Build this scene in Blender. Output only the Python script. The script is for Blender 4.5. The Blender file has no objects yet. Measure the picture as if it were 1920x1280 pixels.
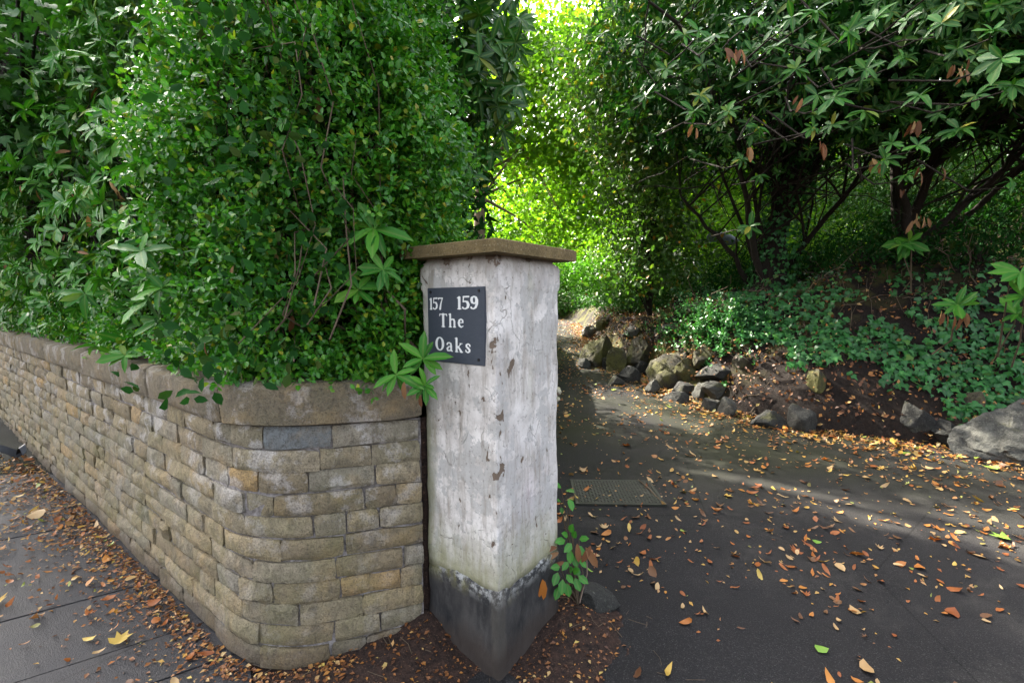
import bpy, math, random
import numpy as np
from mathutils import Matrix, Vector

random.seed(7)
rng = np.random.default_rng(11)
S = bpy.context.scene
COL = S.collection

# ------------------------------------------------------------------ camera, sky, sun, exposure
CAM_H = 1.5
PITCH = math.radians(5.0)
FPX = 880.0                      # focal length in pixels of a 1920 px wide frame
cd = bpy.data.cameras.new('camera')
cd.sensor_width = 36.0
cd.lens = 36.0 * FPX / 1920.0
cd.clip_start = 0.05
cd.clip_end = 800
cam = bpy.data.objects.new('camera', cd)
COL.objects.link(cam)
cam.location = (0, 0, CAM_H)
cam.rotation_euler = (math.pi / 2 - PITCH, 0, 0)
S.camera = cam

SUN_AZ = math.radians(-38)       # measured from +Y towards +X
SUN_EL = math.radians(42)
SUN_DIR = Vector((math.sin(SUN_AZ) * math.cos(SUN_EL), math.cos(SUN_AZ) * math.cos(SUN_EL), math.sin(SUN_EL)))

w = bpy.data.worlds.new('World')
S.world = w
w.use_nodes = True
wn = w.node_tree
wn.nodes.clear()
sky = wn.nodes.new('ShaderNodeTexSky')
sky.sky_type = 'NISHITA'
sky.sun_disc = False
sky.sun_elevation = SUN_EL
sky.sun_rotation = SUN_AZ
sky.air_density = 1.0
sky.dust_density = 8.0
sky.ozone_density = 0.0
bg = wn.nodes.new('ShaderNodeBackground')
bg.inputs['Strength'].default_value = 0.15
wo = wn.nodes.new('ShaderNodeOutputWorld')
hsv = wn.nodes.new('ShaderNodeHueSaturation')      # hazy, washed-out daylight
hsv.inputs['Saturation'].default_value = 0.45
wn.links.new(sky.outputs[0], hsv.inputs['Color'])
wn.links.new(hsv.outputs[0], bg.inputs[0])
wn.links.new(bg.outputs[0], wo.inputs[0])

sl = bpy.data.lights.new('sun', 'SUN')
sl.energy = 4.2
sl.angle = math.radians(0.53)
sl.color = (1.0, 0.93, 0.80)
so = bpy.data.objects.new('sun', sl)
COL.objects.link(so)
so.location = (0, 0, 30)
so.rotation_euler = SUN_DIR.to_track_quat('Z', 'Y').to_euler()

S.view_settings.view_transform = 'Standard'
S.view_settings.look = 'None'
S.view_settings.gamma = 1.0
S.view_settings.use_curve_mapping = False
S.view_settings.exposure = 2.85
S.cycles.use_denoising = True
S.cycles.max_bounces = 8
S.cycles.diffuse_bounces = 4
S.cycles.glossy_bounces = 3
S.cycles.transmission_bounces = 5
S.cycles.transparent_max_bounces = 8
S.cycles.sample_clamp_indirect = 6.0

# ------------------------------------------------------------------ survey helpers (pixel of a 1920x1280 frame -> place)
_c, _s = math.cos(PITCH), math.sin(PITCH)
FW = np.array([0, _c, -_s]); UP = np.array([0, _s, _c]); RT = np.array([1.0, 0, 0])
EYE = np.array([0, 0, CAM_H])


def ray(px, py):
    return FW + RT * ((px - 960) / FPX) - UP * ((py - 640) / FPX)


def at_y(px, py, Y):
    d = ray(px, py)
    return EYE + d * (Y / d[1])


def proj(P):
    q = np.asarray(P, float) - EYE
    zc = q @ FW
    zs = np.where(zc > 1e-3, zc, 1e-3)
    return 960 + FPX * (q @ RT) / zs, 640 - FPX * (q @ UP) / zs, zc


# ------------------------------------------------------------------ noise
def vnoise(P, scale=1.0, seed=0):
    """smooth value noise in -1..1 for an (n,3) array"""
    P = np.asarray(P, float) * scale + seed * 17.31
    i = np.floor(P).astype(np.int64)
    f = P - i
    f = f * f * (3 - 2 * f)

    def h(a, b, c):
        n = (a * 374761393 + b * 668265263 + c * 2147483647 + seed * 974711) & 0x7fffffff
        n = ((n ^ (n >> 13)) * 1274126177) & 0x7fffffff
        n = n ^ (n >> 16)
        return (n & 0xffff) / 32767.5 - 1.0
    x, y, z = i[..., 0], i[..., 1], i[..., 2]
    r = 0
    for dx in (0, 1):
        for dy in (0, 1):
            for dz in (0, 1):
                wgt = (f[..., 0] if dx else 1 - f[..., 0]) * (f[..., 1] if dy else 1 - f[..., 1]) * (f[..., 2] if dz else 1 - f[..., 2])
                r = r + wgt * h(x + dx, y + dy, z + dz)
    return r


def fbm(P, scale=1.0, seed=0, octv=4):
    r = 0; a = 0.5
    for k in range(octv):
        r = r + a * vnoise(P, scale * 2 ** k, seed + k)
        a *= 0.5
    return r


# ------------------------------------------------------------------ objects
def tag(o, label=None, cat=None, group=None, kind=None):
    if label: o['label'] = label
    if cat: o['category'] = cat
    if group: o['group'] = group
    if kind: o['kind'] = kind
    return o


def empty(name, loc, label=None, cat=None, group=None, rz=0.0):
    o = bpy.data.objects.new(name, None)
    COL.objects.link(o)
    o.location = loc
    o.rotation_euler = (0, 0, rz)
    o.empty_display_size = 0.1
    return tag(o, label, cat, group)


def mesh_np(name, V, F, mat=None, smooth=True, attrs=None):
    """V (n,3); F list of faces or (m,k) array"""
    me = bpy.data.meshes.new(name)
    V = np.ascontiguousarray(V, dtype=np.float32)
    if isinstance(F, np.ndarray):
        m, k = F.shape
        me.vertices.add(len(V))
        me.vertices.foreach_set('co', V.ravel())
        me.loops.add(m * k)
        me.loops.foreach_set('vertex_index', np.ascontiguousarray(F, dtype=np.int32).ravel())
        me.polygons.add(m)
        me.polygons.foreach_set('loop_start', np.arange(0, m * k, k, dtype=np.int32))
        me.polygons.foreach_set('loop_total', np.full(m, k, dtype=np.int32))
        me.update(calc_edges=True)
    else:
        me.from_pydata(V.tolist(), [], [list(map(int, f)) for f in F])
        me.update()
    if smooth:
        me.polygons.foreach_set('use_smooth', np.ones(len(me.polygons), dtype=bool))
    for an, av in (attrs or {}).items():
        a = me.attributes.new(an, 'FLOAT', 'POINT')
        a.data.foreach_set('value', np.ascontiguousarray(av, dtype=np.float32))
    if mat: me.materials.append(mat)
    return me


def link(name, me, parent=None, loc=None, kind=None):
    o = bpy.data.objects.new(name, me)
    COL.objects.link(o)
    if parent is not None: o.parent = parent
    if loc is not None: o.location = loc
    if kind: o['kind'] = kind
    return o


def grid_faces(nx, ny):
    """faces of a grid with index i*ny + j"""
    i, j = np.meshgrid(np.arange(nx - 1), np.arange(ny - 1), indexing='ij')
    a = (i * ny + j).ravel()
    return np.stack([a, a + ny, a + ny + 1, a + 1], 1)


def tubes(paths, sides=6):
    """paths: list of (pts(n,3), radii(n)) -> V,F"""
    VV, FF, base = [], [], 0
    ang = np.linspace(0, 2 * np.pi, sides, endpoint=False)
    for pts, rad in paths:
        pts = np.asarray(pts, float); rad = np.asarray(rad, float)
        n = len(pts)
        t = np.gradient(pts, axis=0)
        t /= np.linalg.norm(t, axis=1)[:, None] + 1e-9
        ref = np.where(np.abs(t[:, 2:3]) > 0.9, np.array([[1.0, 0, 0]]), np.array([[0, 0, 1.0]]))
        a = np.cross(t, ref); a /= np.linalg.norm(a, axis=1)[:, None] + 1e-9
        b = np.cross(t, a)
        ring = pts[:, None, :] + rad[:, None, None] * (np.cos(ang)[None, :, None] * a[:, None, :] + np.sin(ang)[None, :, None] * b[:, None, :])
        VV.append(ring.reshape(-1, 3))
        i, j = np.meshgrid(np.arange(n - 1), np.arange(sides), indexing='ij')
        j2 = (j + 1) % sides
        FF.append(np.stack([base + i * sides + j, base + i * sides + j2, base + (i + 1) * sides + j2, base + (i + 1) * sides + j], -1).reshape(-1, 4))
        base += n * sides
    return np.concatenate(VV), np.concatenate(FF)


# ------------------------------------------------------------------ materials
class NT:
    def __init__(self, name):
        self.mat = bpy.data.materials.new(name)
        self.mat.use_nodes = True
        self.t = self.mat.node_tree
        self.t.nodes.clear()
        self.out = self.t.nodes.new('ShaderNodeOutputMaterial')

    def n(self, typ, **kw):
        nd = self.t.nodes.new('ShaderNode' + typ)
        for k, v in kw.items():
            if k in nd.inputs.keys() if isinstance(k, str) else False:
                self.set(nd, k, v)
            else:
                setattr(nd, k, v)
        return nd

    def set(self, nd, k, v):
        if hasattr(v, 'bl_idname') and hasattr(v, 'outputs'):
            v = v.outputs[0]
        if isinstance(v, bpy.types.NodeSocket):
            self.t.links.new(v, nd.inputs[k])
        else:
            nd.inputs[k].default_value = v

    def obj(self):
        return self.n('TexCoord').outputs['Object']

    def gpos(self):
        return self.n('NewGeometry').outputs['Position']

    def noise(self, vec, scale, detail=4, rough=0.55, dist=0.0):
        nd = self.n('TexNoise')
        self.set(nd, 'Vector', vec)
        nd.inputs['Scale'].default_value = scale
        nd.inputs['Detail'].default_value = detail
        nd.inputs['Roughness'].default_value = rough
        nd.inputs['Distortion'].default_value = dist
        return nd.outputs['Fac']

    def voro(self, vec, scale, feature='F1', out='Distance', rnd=1.0):
        nd = self.n('TexVoronoi')
        nd.feature = feature
        self.set(nd, 'Vector', vec)
        nd.inputs['Scale'].default_value = scale
        nd.inputs['Randomness'].default_value = rnd
        return nd.outputs[out]

    def ramp(self, fac, stops, interp='LINEAR'):
        nd = self.n('ValToRGB')
        self.set(nd, 'Fac', fac)
        cr = nd.color_ramp
        cr.interpolation = interp
        while len(cr.elements) < len(stops): cr.elements.new(0.5)
        for e, (p, c) in zip(cr.elements, stops):
            e.position = p
            e.color = (c, c, c, 1) if not hasattr(c, '__len__') else (*c[:3], 1)
        return nd.outputs['Color']

    def mix(self, f, a, b, blend='MIX'):
        nd = self.n('Mix')
        nd.data_type = 'RGBA'
        nd.blend_type = blend
        for k, v in ((0, f), (6, a), (7, b)):
            if isinstance(v, bpy.types.NodeSocket):
                self.t.links.new(v, nd.inputs[k])
            elif k == 0:
                nd.inputs[0].default_value = v
            else:
                nd.inputs[k].default_value = (*v[:3], 1)
        return nd.outputs[2]

    def math(self, op, a, b=0.0, clamp=False):
        nd = self.n('Math')
        nd.operation = op
        nd.use_clamp = clamp
        self.set(nd, 0, a); self.set(nd, 1, b)
        return nd.outputs[0]

    def sep(self, vec):
        nd = self.n('SeparateXYZ')
        self.set(nd, 0, vec)
        return nd.outputs

    def mapping(self, vec, scale=(1, 1, 1), loc=(0, 0, 0)):
        nd = self.n('Mapping')
        self.set(nd, 'Vector', vec)
        nd.inputs['Scale'].default_value = scale
        nd.inputs['Location'].default_value = loc
        return nd.outputs[0]

    def bump(self, h, strength=0.5, dist=0.01, normal=None):
        nd = self.n('Bump')
        nd.inputs['Strength'].default_value = strength
        nd.inputs['Distance'].default_value = dist
        self.set(nd, 'Height', h)
        if normal is not None: self.set(nd, 'Normal', normal)
        return nd.outputs[0]

    def principled(self, color, rough=0.8, spec=0.5, normal=None):
        nd = self.n('BsdfPrincipled')
        if isinstance(color, bpy.types.NodeSocket): self.set(nd, 'Base Color', color)
        else: nd.inputs['Base Color'].default_value = (*color, 1)
        self.set(nd, 'Roughness', rough)
        self.set(nd, 'Specular IOR Level', spec)
        if normal is not None: self.set(nd, 'Normal', normal)
        return nd

    def done(self, sh):
        self.t.links.new(sh.outputs[0] if hasattr(sh, 'outputs') else sh, self.out.inputs[0])
        return self.mat


def leaf_mat(name, stops, rough=0.35, trans=0.3, tcol=(1.3, 1.5, 0.5), spec=0.32, rib=0.25, under=None):
    m = NT(name)
    at = m.n('Attribute'); at.attribute_name = 'rnd'
    oi = m.n('ObjectInfo')
    r = m.math('FRACT', m.math('ADD', at.outputs['Fac'], oi.outputs['Random']))
    col = m.ramp(r, stops)
    md = m.n('Attribute'); md.attribute_name = 'mid'
    rf = m.math('MULTIPLY', m.math('POWER', md.outputs['Fac'], 5.0), rib)
    col = m.mix(rf, col, (0.22, 0.30, 0.08))
    nz = m.noise(m.obj(), 55, 2)
    col = m.mix(m.math('MULTIPLY', nz, 0.12), col, (0.02, 0.03, 0.008), 'MIX')
    nb = m.bump(m.noise(m.obj(), 90, 2), 0.25, 0.004)
    p = m.principled(col, rough, spec, nb)
    tr = m.n('BsdfTranslucent')
    tm = m.n('VectorMath'); tm.operation = 'MULTIPLY'
    m.t.links.new(col, tm.inputs[0]); tm.inputs[1].default_value = tcol
    m.t.links.new(tm.outputs[0], tr.inputs[0])
    ms = m.n('MixShader')
    ms.inputs[0].default_value = trans
    m.t.links.new(p.outputs[0], ms.inputs[1]); m.t.links.new(tr.outputs[0], ms.inputs[2])
    return m.done(ms)


G1, G2, G3 = (0.022, 0.085, 0.016), (0.035, 0.13, 0.02), (0.05, 0.17, 0.022)
M_PRIVET = leaf_mat('privet_leaf', [(0, (0.018, 0.125, 0.014)), (0.4, (0.036, 0.19, 0.014)), (0.8, (0.07, 0.255, 0.015)), (0.96, (0.15, 0.30, 0.02)), (1.0, (0.36, 0.31, 0.03))], 0.30, 0.30, spec=.36, rib=0.3)
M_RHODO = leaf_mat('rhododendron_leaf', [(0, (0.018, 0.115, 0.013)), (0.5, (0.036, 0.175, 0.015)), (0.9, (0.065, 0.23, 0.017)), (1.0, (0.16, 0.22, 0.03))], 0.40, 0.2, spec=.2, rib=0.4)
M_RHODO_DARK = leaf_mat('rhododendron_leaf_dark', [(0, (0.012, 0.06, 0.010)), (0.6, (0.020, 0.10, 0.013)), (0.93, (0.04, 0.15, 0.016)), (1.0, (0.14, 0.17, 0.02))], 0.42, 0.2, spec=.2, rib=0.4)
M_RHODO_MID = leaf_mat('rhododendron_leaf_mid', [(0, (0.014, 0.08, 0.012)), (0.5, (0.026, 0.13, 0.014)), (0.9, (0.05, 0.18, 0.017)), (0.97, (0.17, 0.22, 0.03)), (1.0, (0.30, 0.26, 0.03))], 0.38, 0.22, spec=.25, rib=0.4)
M_DEEP = leaf_mat('shade_darkened_leaf', [(0, (0.008, 0.040, 0.008)), (0.8, (0.014, 0.065, 0.012)), (1.0, (0.04, 0.055, 0.01))], 0.75, 0.2, spec=.08, rib=0.0)  # leaf green darkened to paint in the shade deep inside foliage
M_IVY = leaf_mat('ivy_leaf', [(0, (0.018, 0.09, 0.024)), (0.6, (0.028, 0.14, 0.034)), (0.95, (0.05, 0.20, 0.05)), (1.0, (0.10, 0.2, 0.03))], 0.38, 0.2, rib=0.25)
M_HOLLY = leaf_mat('shrub_leaf', [(0, (0.025, 0.07, 0.014)), (0.55, (0.04, 0.10, 0.016)), (0.93, (0.06, 0.13, 0.018)), (0.975, (0.18, 0.16, 0.02)), (1.0, (0.32, 0.14, 0.02))], 0.35, 0.35, rib=0.2)
M_SUNLEAF = leaf_mat('sycamore_leaf', [(0, (0.06, 0.15, 0.014)), (0.5, (0.09, 0.20, 0.018)), (1.0, (0.15, 0.25, 0.025))], 0.42, 0.58, (1.9, 2.05, 0.55), rib=0.1)
M_MAPLE = leaf_mat('maple_leaf', [(0, (0.02, 0.085, 0.016)), (0.7, (0.03, 0.12, 0.02)), (1.0, (0.06, 0.16, 0.02))], 0.45, 0.3, rib=0.15)
M_GRASSY = leaf_mat('fresh_leaf', [(0, (0.06, 0.2, 0.012)), (1.0, (0.10, 0.28, 0.02))], 0.4, 0.35, rib=0.1)
M_DEAD = leaf_mat('dead_leaf', [(0, (0.10, 0.04, 0.016)), (0.4, (0.17, 0.07, 0.03)), (0.8, (0.27, 0.15, 0.07)), (1.0, (0.34, 0.21, 0.08))], 0.6, 0.2, (1.2, 0.9, 0.5), 0.3, rib=0.0)

FALLEN_COLS = {
    'orange': [(0, (0.36, 0.12, 0.02)), (1, (0.46, 0.19, 0.035))],
    'russet': [(0, (0.22, 0.06, 0.015)), (1, (0.32, 0.10, 0.02))],
    'yellow': [(0, (0.46, 0.29, 0.05)), (1, (0.52, 0.38, 0.09))],
    'tan': [(0, (0.40, 0.25, 0.11)), (1, (0.52, 0.36, 0.18))],
    'brown': [(0, (0.10, 0.04, 0.018)), (1, (0.17, 0.08, 0.03))],
    'green': [(0, (0.12, 0.28, 0.03)), (1, (0.22, 0.34, 0.05))],
}
M_FALLEN = {k: leaf_mat('fallen_leaf_' + k, v, 0.5, 0.15, (1.1, 0.9, 0.5), 0.4, rib=0.0) for k, v in FALLEN_COLS.items()}
M_LITTER = leaf_mat('leaf_litter', [(0, (0.06, 0.025, 0.014)), (0.35, (0.14, 0.055, 0.022)), (0.6, (0.26, 0.10, 0.025)), (0.8, (0.36, 0.16, 0.03)), (0.93, (0.42, 0.28, 0.12)), (1, (0.46, 0.34, 0.08))], 0.55, 0.12, (1.1, 0.9, 0.5), 0.4, rib=0.0)


M_FALLMIX = leaf_mat('fallen_leaf_mixed', [(0, (0.36, 0.12, 0.02)), (0.2, (0.24, 0.075, 0.02)), (0.45, (0.44, 0.28, 0.12)), (0.6, (0.46, 0.28, 0.05)), (0.75, (0.42, 0.17, 0.03)), (0.9, (0.13, 0.06, 0.03)), (1, (0.25, 0.32, 0.05))], 0.5, 0.15, (1.1, 0.9, 0.5), 0.35, rib=0.0)


def mk_stone(name, cols, moss=0.4, lime=0.3, scale=1.0):
    m = NT(name)
    g = m.gpos()
    oi = m.n('ObjectInfo')
    at = m.n('Attribute'); at.attribute_name = 'rnd'
    r = m.math('FRACT', m.math('ADD', oi.outputs['Random'], at.outputs['Fac']))
    base = m.ramp(r, cols)
    n1 = m.noise(g, 22 * scale, 6, 0.65)
    base = m.mix(m.ramp(n1, [(0.3, 0.6), (0.7, 0.0)]), base, (0.10, 0.085, 0.065))
    n2 = m.noise(g, 7 * scale, 4, 0.6)
    base = m.mix(m.math('MULTIPLY', m.ramp(n2, [(0.5, 0.0), (0.72, 1.0)]), 0.45), base, (0.40, 0.27, 0.12))
    z = m.sep(g)[2]
    n3 = m.noise(g, 4.5 * scale, 5, 0.65)
    mo = m.math('MULTIPLY', m.math('MULTIPLY', m.ramp(n3, [(0.42, 0.0), (0.68, 1.0)]), moss), m.ramp(z, [(0.5, 1.0), (1.0, 0.35)]))
    base = m.mix(mo, base, (0.105, 0.115, 0.03))
    n4 = m.noise(g, 6 * scale, 6, 0.7)
    hz = m.ramp(z, [(0.45, 0.25), (0.95, 1.0)])
    li = m.math('MULTIPLY', m.math('MULTIPLY', m.ramp(n4, [(0.52, 0.0), (0.60, 1.0)]), hz), lime)
    base = m.mix(li, base, (0.55, 0.52, 0.50))
    n5 = m.noise(g, 160, 3, 0.6)
    base = m.mix(m.ramp(n5, [(0.35, 0.5), (0.5, 0.0)]), base, (0.05, 0.045, 0.035))
    # damp soil splash low on the wall
    low = m.math('MULTIPLY', m.ramp(m.math('ADD', z, m.math('MULTIPLY', n2, -0.12)), [(0.0, 1.0), (0.07, 0.0)]), 0.6)
    base = m.mix(low, base, (0.06, 0.042, 0.035))
    n6 = m.noise(m.mapping(g, (1, 1, 0.35)), 38 * scale, 5, 0.7)
    base = m.mix(m.ramp(n6, [(0.3, 0.55), (0.5, 0.0)]), base, (0.07, 0.058, 0.045))
    hgt = m.math('ADD', m.math('ADD', n1, m.math('MULTIPLY', n5, 0.25)), n6)
    nb = m.bump(hgt, 1.0, 0.018)
    return m.done(m.principled(base, 0.85, 0.3, nb))


M_STONE = mk_stone('sandstone', [(0, (0.23, 0.18, 0.115)), (0.3, (0.36, 0.285, 0.165)), (0.55, (0.28, 0.25, 0.185)), (0.75, (0.40, 0.31, 0.175)), (0.9, (0.33, 0.30, 0.24)), (1, (0.50, 0.32, 0.13))], 0.42, 0.6)
M_COPING = mk_stone('coping_sandstone', [(0, (0.20, 0.165, 0.115)), (1, (0.25, 0.20, 0.125))], 0.45, 0.35)
M_BLUESTONE = mk_stone('blue_grey_stone', [(0, (0.17, 0.19, 0.20)), (1, (0.2, 0.22, 0.23))], 0.1, 0.1)


def mk_mortar():
    m = NT('mortar')
    g = m.gpos()
    n1 = m.noise(g, 9, 5, 0.6)
    c = m.mix(m.ramp(n1, [(0.35, 0.0), (0.65, 1.0)]), (0.10, 0.085, 0.07), (0.32, 0.295, 0.29))
    n2 = m.noise(g, 60, 4, 0.6)
    c = m.mix(m.ramp(n2, [(0.4, 0.6), (0.6, 0.0)]), c, (0.06, 0.05, 0.04))
    return m.done(m.principled(c, 0.95, 0.2, m.bump(n2, 0.8, 0.01)))


M_MORTAR = mk_mortar()


def mk_asphalt(name, base, light, damp=0.5, moss=0.0, spec=0.5):
    m = NT(name)
    g = m.gpos()
    n1 = m.noise(g, 1.3, 5, 0.6)
    c = m.mix(m.ramp(n1, [(0.35, 0.0), (0.7, 1.0)]), base, light)
    nb_ = m.noise(g, 0.9, 6, 0.7, 0.5)
    c = m.mix(m.ramp(nb_, [(0.52, 0.0), (0.66, 0.55)]), c, (0.05, 0.047, 0.043))
    ck = m.voro(m.mapping(g, (1, 1, .2)), 0.55, 'DISTANCE_TO_EDGE')
    c = m.mix(m.ramp(ck, [(0.0, 0.7), (0.004, 0.0)]), c, (0.004, 0.004, 0.004))
    v = m.voro(g, 170)
    n2 = m.noise(g, 220, 2, 0.5)
    c = m.mix(m.ramp(n2, [(0.58, 0.0), (0.78, 0.8)]), c, (0.085, 0.082, 0.08))
    c = m.mix(m.ramp(n2, [(0.3, 0.8), (0.45, 0.0)]), c, (0.012, 0.011, 0.011))
    if moss:
        n3 = m.noise(g, 0.55, 4, 0.6)
        x, y, z = m.sep(g)
        my = m.ramp(m.math('MULTIPLY', y, 0.1), [(0.28, 0.0), (0.45, 1.0)])
        c = m.mix(m.math('MULTIPLY', m.math('MULTIPLY', m.ramp(n3, [(0.35, 0.0), (0.6, 1.0)]), my), moss), c, (0.020, 0.023, 0.009))
    rg = m.ramp(n1, [(0.35, damp), (0.65, min(1, damp + 0.25))])
    h = m.math('ADD', m.math('MULTIPLY', v, 0.8), n2)
    return m.done(m.principled(c, rg, spec, m.bump(h, 0.3, 0.005)))


M_DRIVE = mk_asphalt('driveway_asphalt', (0.0125, 0.012, 0.0125), (0.022, 0.021, 0.0215), 0.78, 0.7, .13)
M_SLAB = mk_asphalt('pavement_asphalt', (0.023, 0.023, 0.026), (0.039, 0.039, 0.043), 0.5, 0.0, .25)


def mk_soil(name, dark, mid, moss=0.0, fleck=(0.15, 0.09, 0.055)):
    m = NT(name)
    g = m.gpos()
    n1 = m.noise(g, 30, 6, 0.7)
    c = m.mix(m.ramp(n1, [(0.35, 0.0), (0.65, 1.0)]), dark, mid)
    n2 = m.noise(g, 140, 3, 0.6)
    c = m.mix(m.ramp(n2, [(0.6, 0.0), (0.72, 1.0)]), c, fleck)
    if moss:
        n3 = m.noise(g, 2.6, 6, 0.7)
        yy = m.ramp(m.math('MULTIPLY', m.sep(g)[1], .1), [(0.58, 0.0), (0.68, 1.0)])
        c = m.mix(m.math('MULTIPLY', m.math('MULTIPLY', m.ramp(n3, [(0.47, 0.0), (0.58, 1.0)]), yy), moss), c, m.mix(n1, (0.03, 0.03, 0.008), (0.12, 0.115, 0.02)))
    h = m.math('ADD', n1, m.math('MULTIPLY', n2, 0.4))
    return m.done(m.principled(c, 0.95, 0.25, m.bump(h, 0.9, 0.02)))


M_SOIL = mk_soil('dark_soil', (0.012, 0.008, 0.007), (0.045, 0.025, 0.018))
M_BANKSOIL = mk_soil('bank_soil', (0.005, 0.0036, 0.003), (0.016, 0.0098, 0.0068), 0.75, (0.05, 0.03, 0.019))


def mk_rock(name, a, b, moss, pale=.6):
    m = NT(name)
    g = m.gpos()
    n1 = m.noise(g, 5, 6, 0.65)
    c = m.mix(m.ramp(n1, [(0.35, 0.0), (0.65, 1.0)]), a, b)
    n2 = m.noise(g, 75, 6, 0.75)
    c = m.mix(m.ramp(n2, [(0.56, 0.0), (0.72, pale)]), c, (0.22, 0.215, 0.19))
    c = m.mix(m.ramp(n2, [(0.3, 0.8), (0.46, 0.0)]), c, (0.018, 0.018, 0.015))
    n3 = m.noise(g, 3.2, 5, 0.65)
    lo = 0.72 - 0.45 * moss
    c = m.mix(m.math('MULTIPLY', m.ramp(n3, [(lo, 0.0), (lo + 0.12, 1.0)]), min(1, moss + 0.2)), c, m.mix(n2, (0.03, 0.03, 0.01), (0.15, 0.145, 0.025)))
    n4 = m.noise(g, 18, 6, 0.75, 0.4)
    c = m.mix(m.ramp(n4, [(0.36, 0.65), (0.48, 0.0)]), c, (0.014, 0.014, 0.012))
    hv = m.math('ADD', m.math('ADD', m.math('MULTIPLY', n1, 1.5), m.math('MULTIPLY', n2, 0.6)), n4)
    return m.done(m.principled(c, 0.85, 0.35, m.bump(hv, 0.8, 0.03)))


M_ROCK = mk_rock('grey_rock', (0.035, 0.035, 0.030), (0.08, 0.08, 0.068), 0.35)
M_ROCKDARK = mk_rock('dark_rock', (0.016, 0.016, 0.015), (0.042, 0.042, 0.036), 0.3)
M_ROCKMOSS = mk_rock('mossy_rock', (0.028, 0.024, 0.016), (0.06, 0.052, 0.03), 0.6)
M_ROCKPALE = mk_rock('pale_rock', (0.09, 0.085, 0.078), (0.18, 0.17, 0.155), 0.2)
M_BOULDER = mk_rock('boulder_stone', (0.045, 0.045, 0.04), (0.12, 0.12, 0.105), 0.3, .9)


def mk_bark(name, a, b):
    m = NT(name)
    g = m.gpos()
    n1 = m.noise(m.mapping(g, (1, 1, 0.25)), 35, 5, 0.6)
    c = m.mix(n1, a, b)
    return m.done(m.principled(c, 0.9, 0.25, m.bump(n1, 0.8, 0.02)))


M_BARK = mk_bark('dark_bark', (0.010, 0.008, 0.006), (0.032, 0.024, 0.018))
M_BARKPALE = mk_bark('pale_bark', (0.10, 0.07, 0.05), (0.26, 0.19, 0.15))
M_TWIG = mk_bark('twig_bark', (0.05, 0.035, 0.022), (0.16, 0.12, 0.08))


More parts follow.
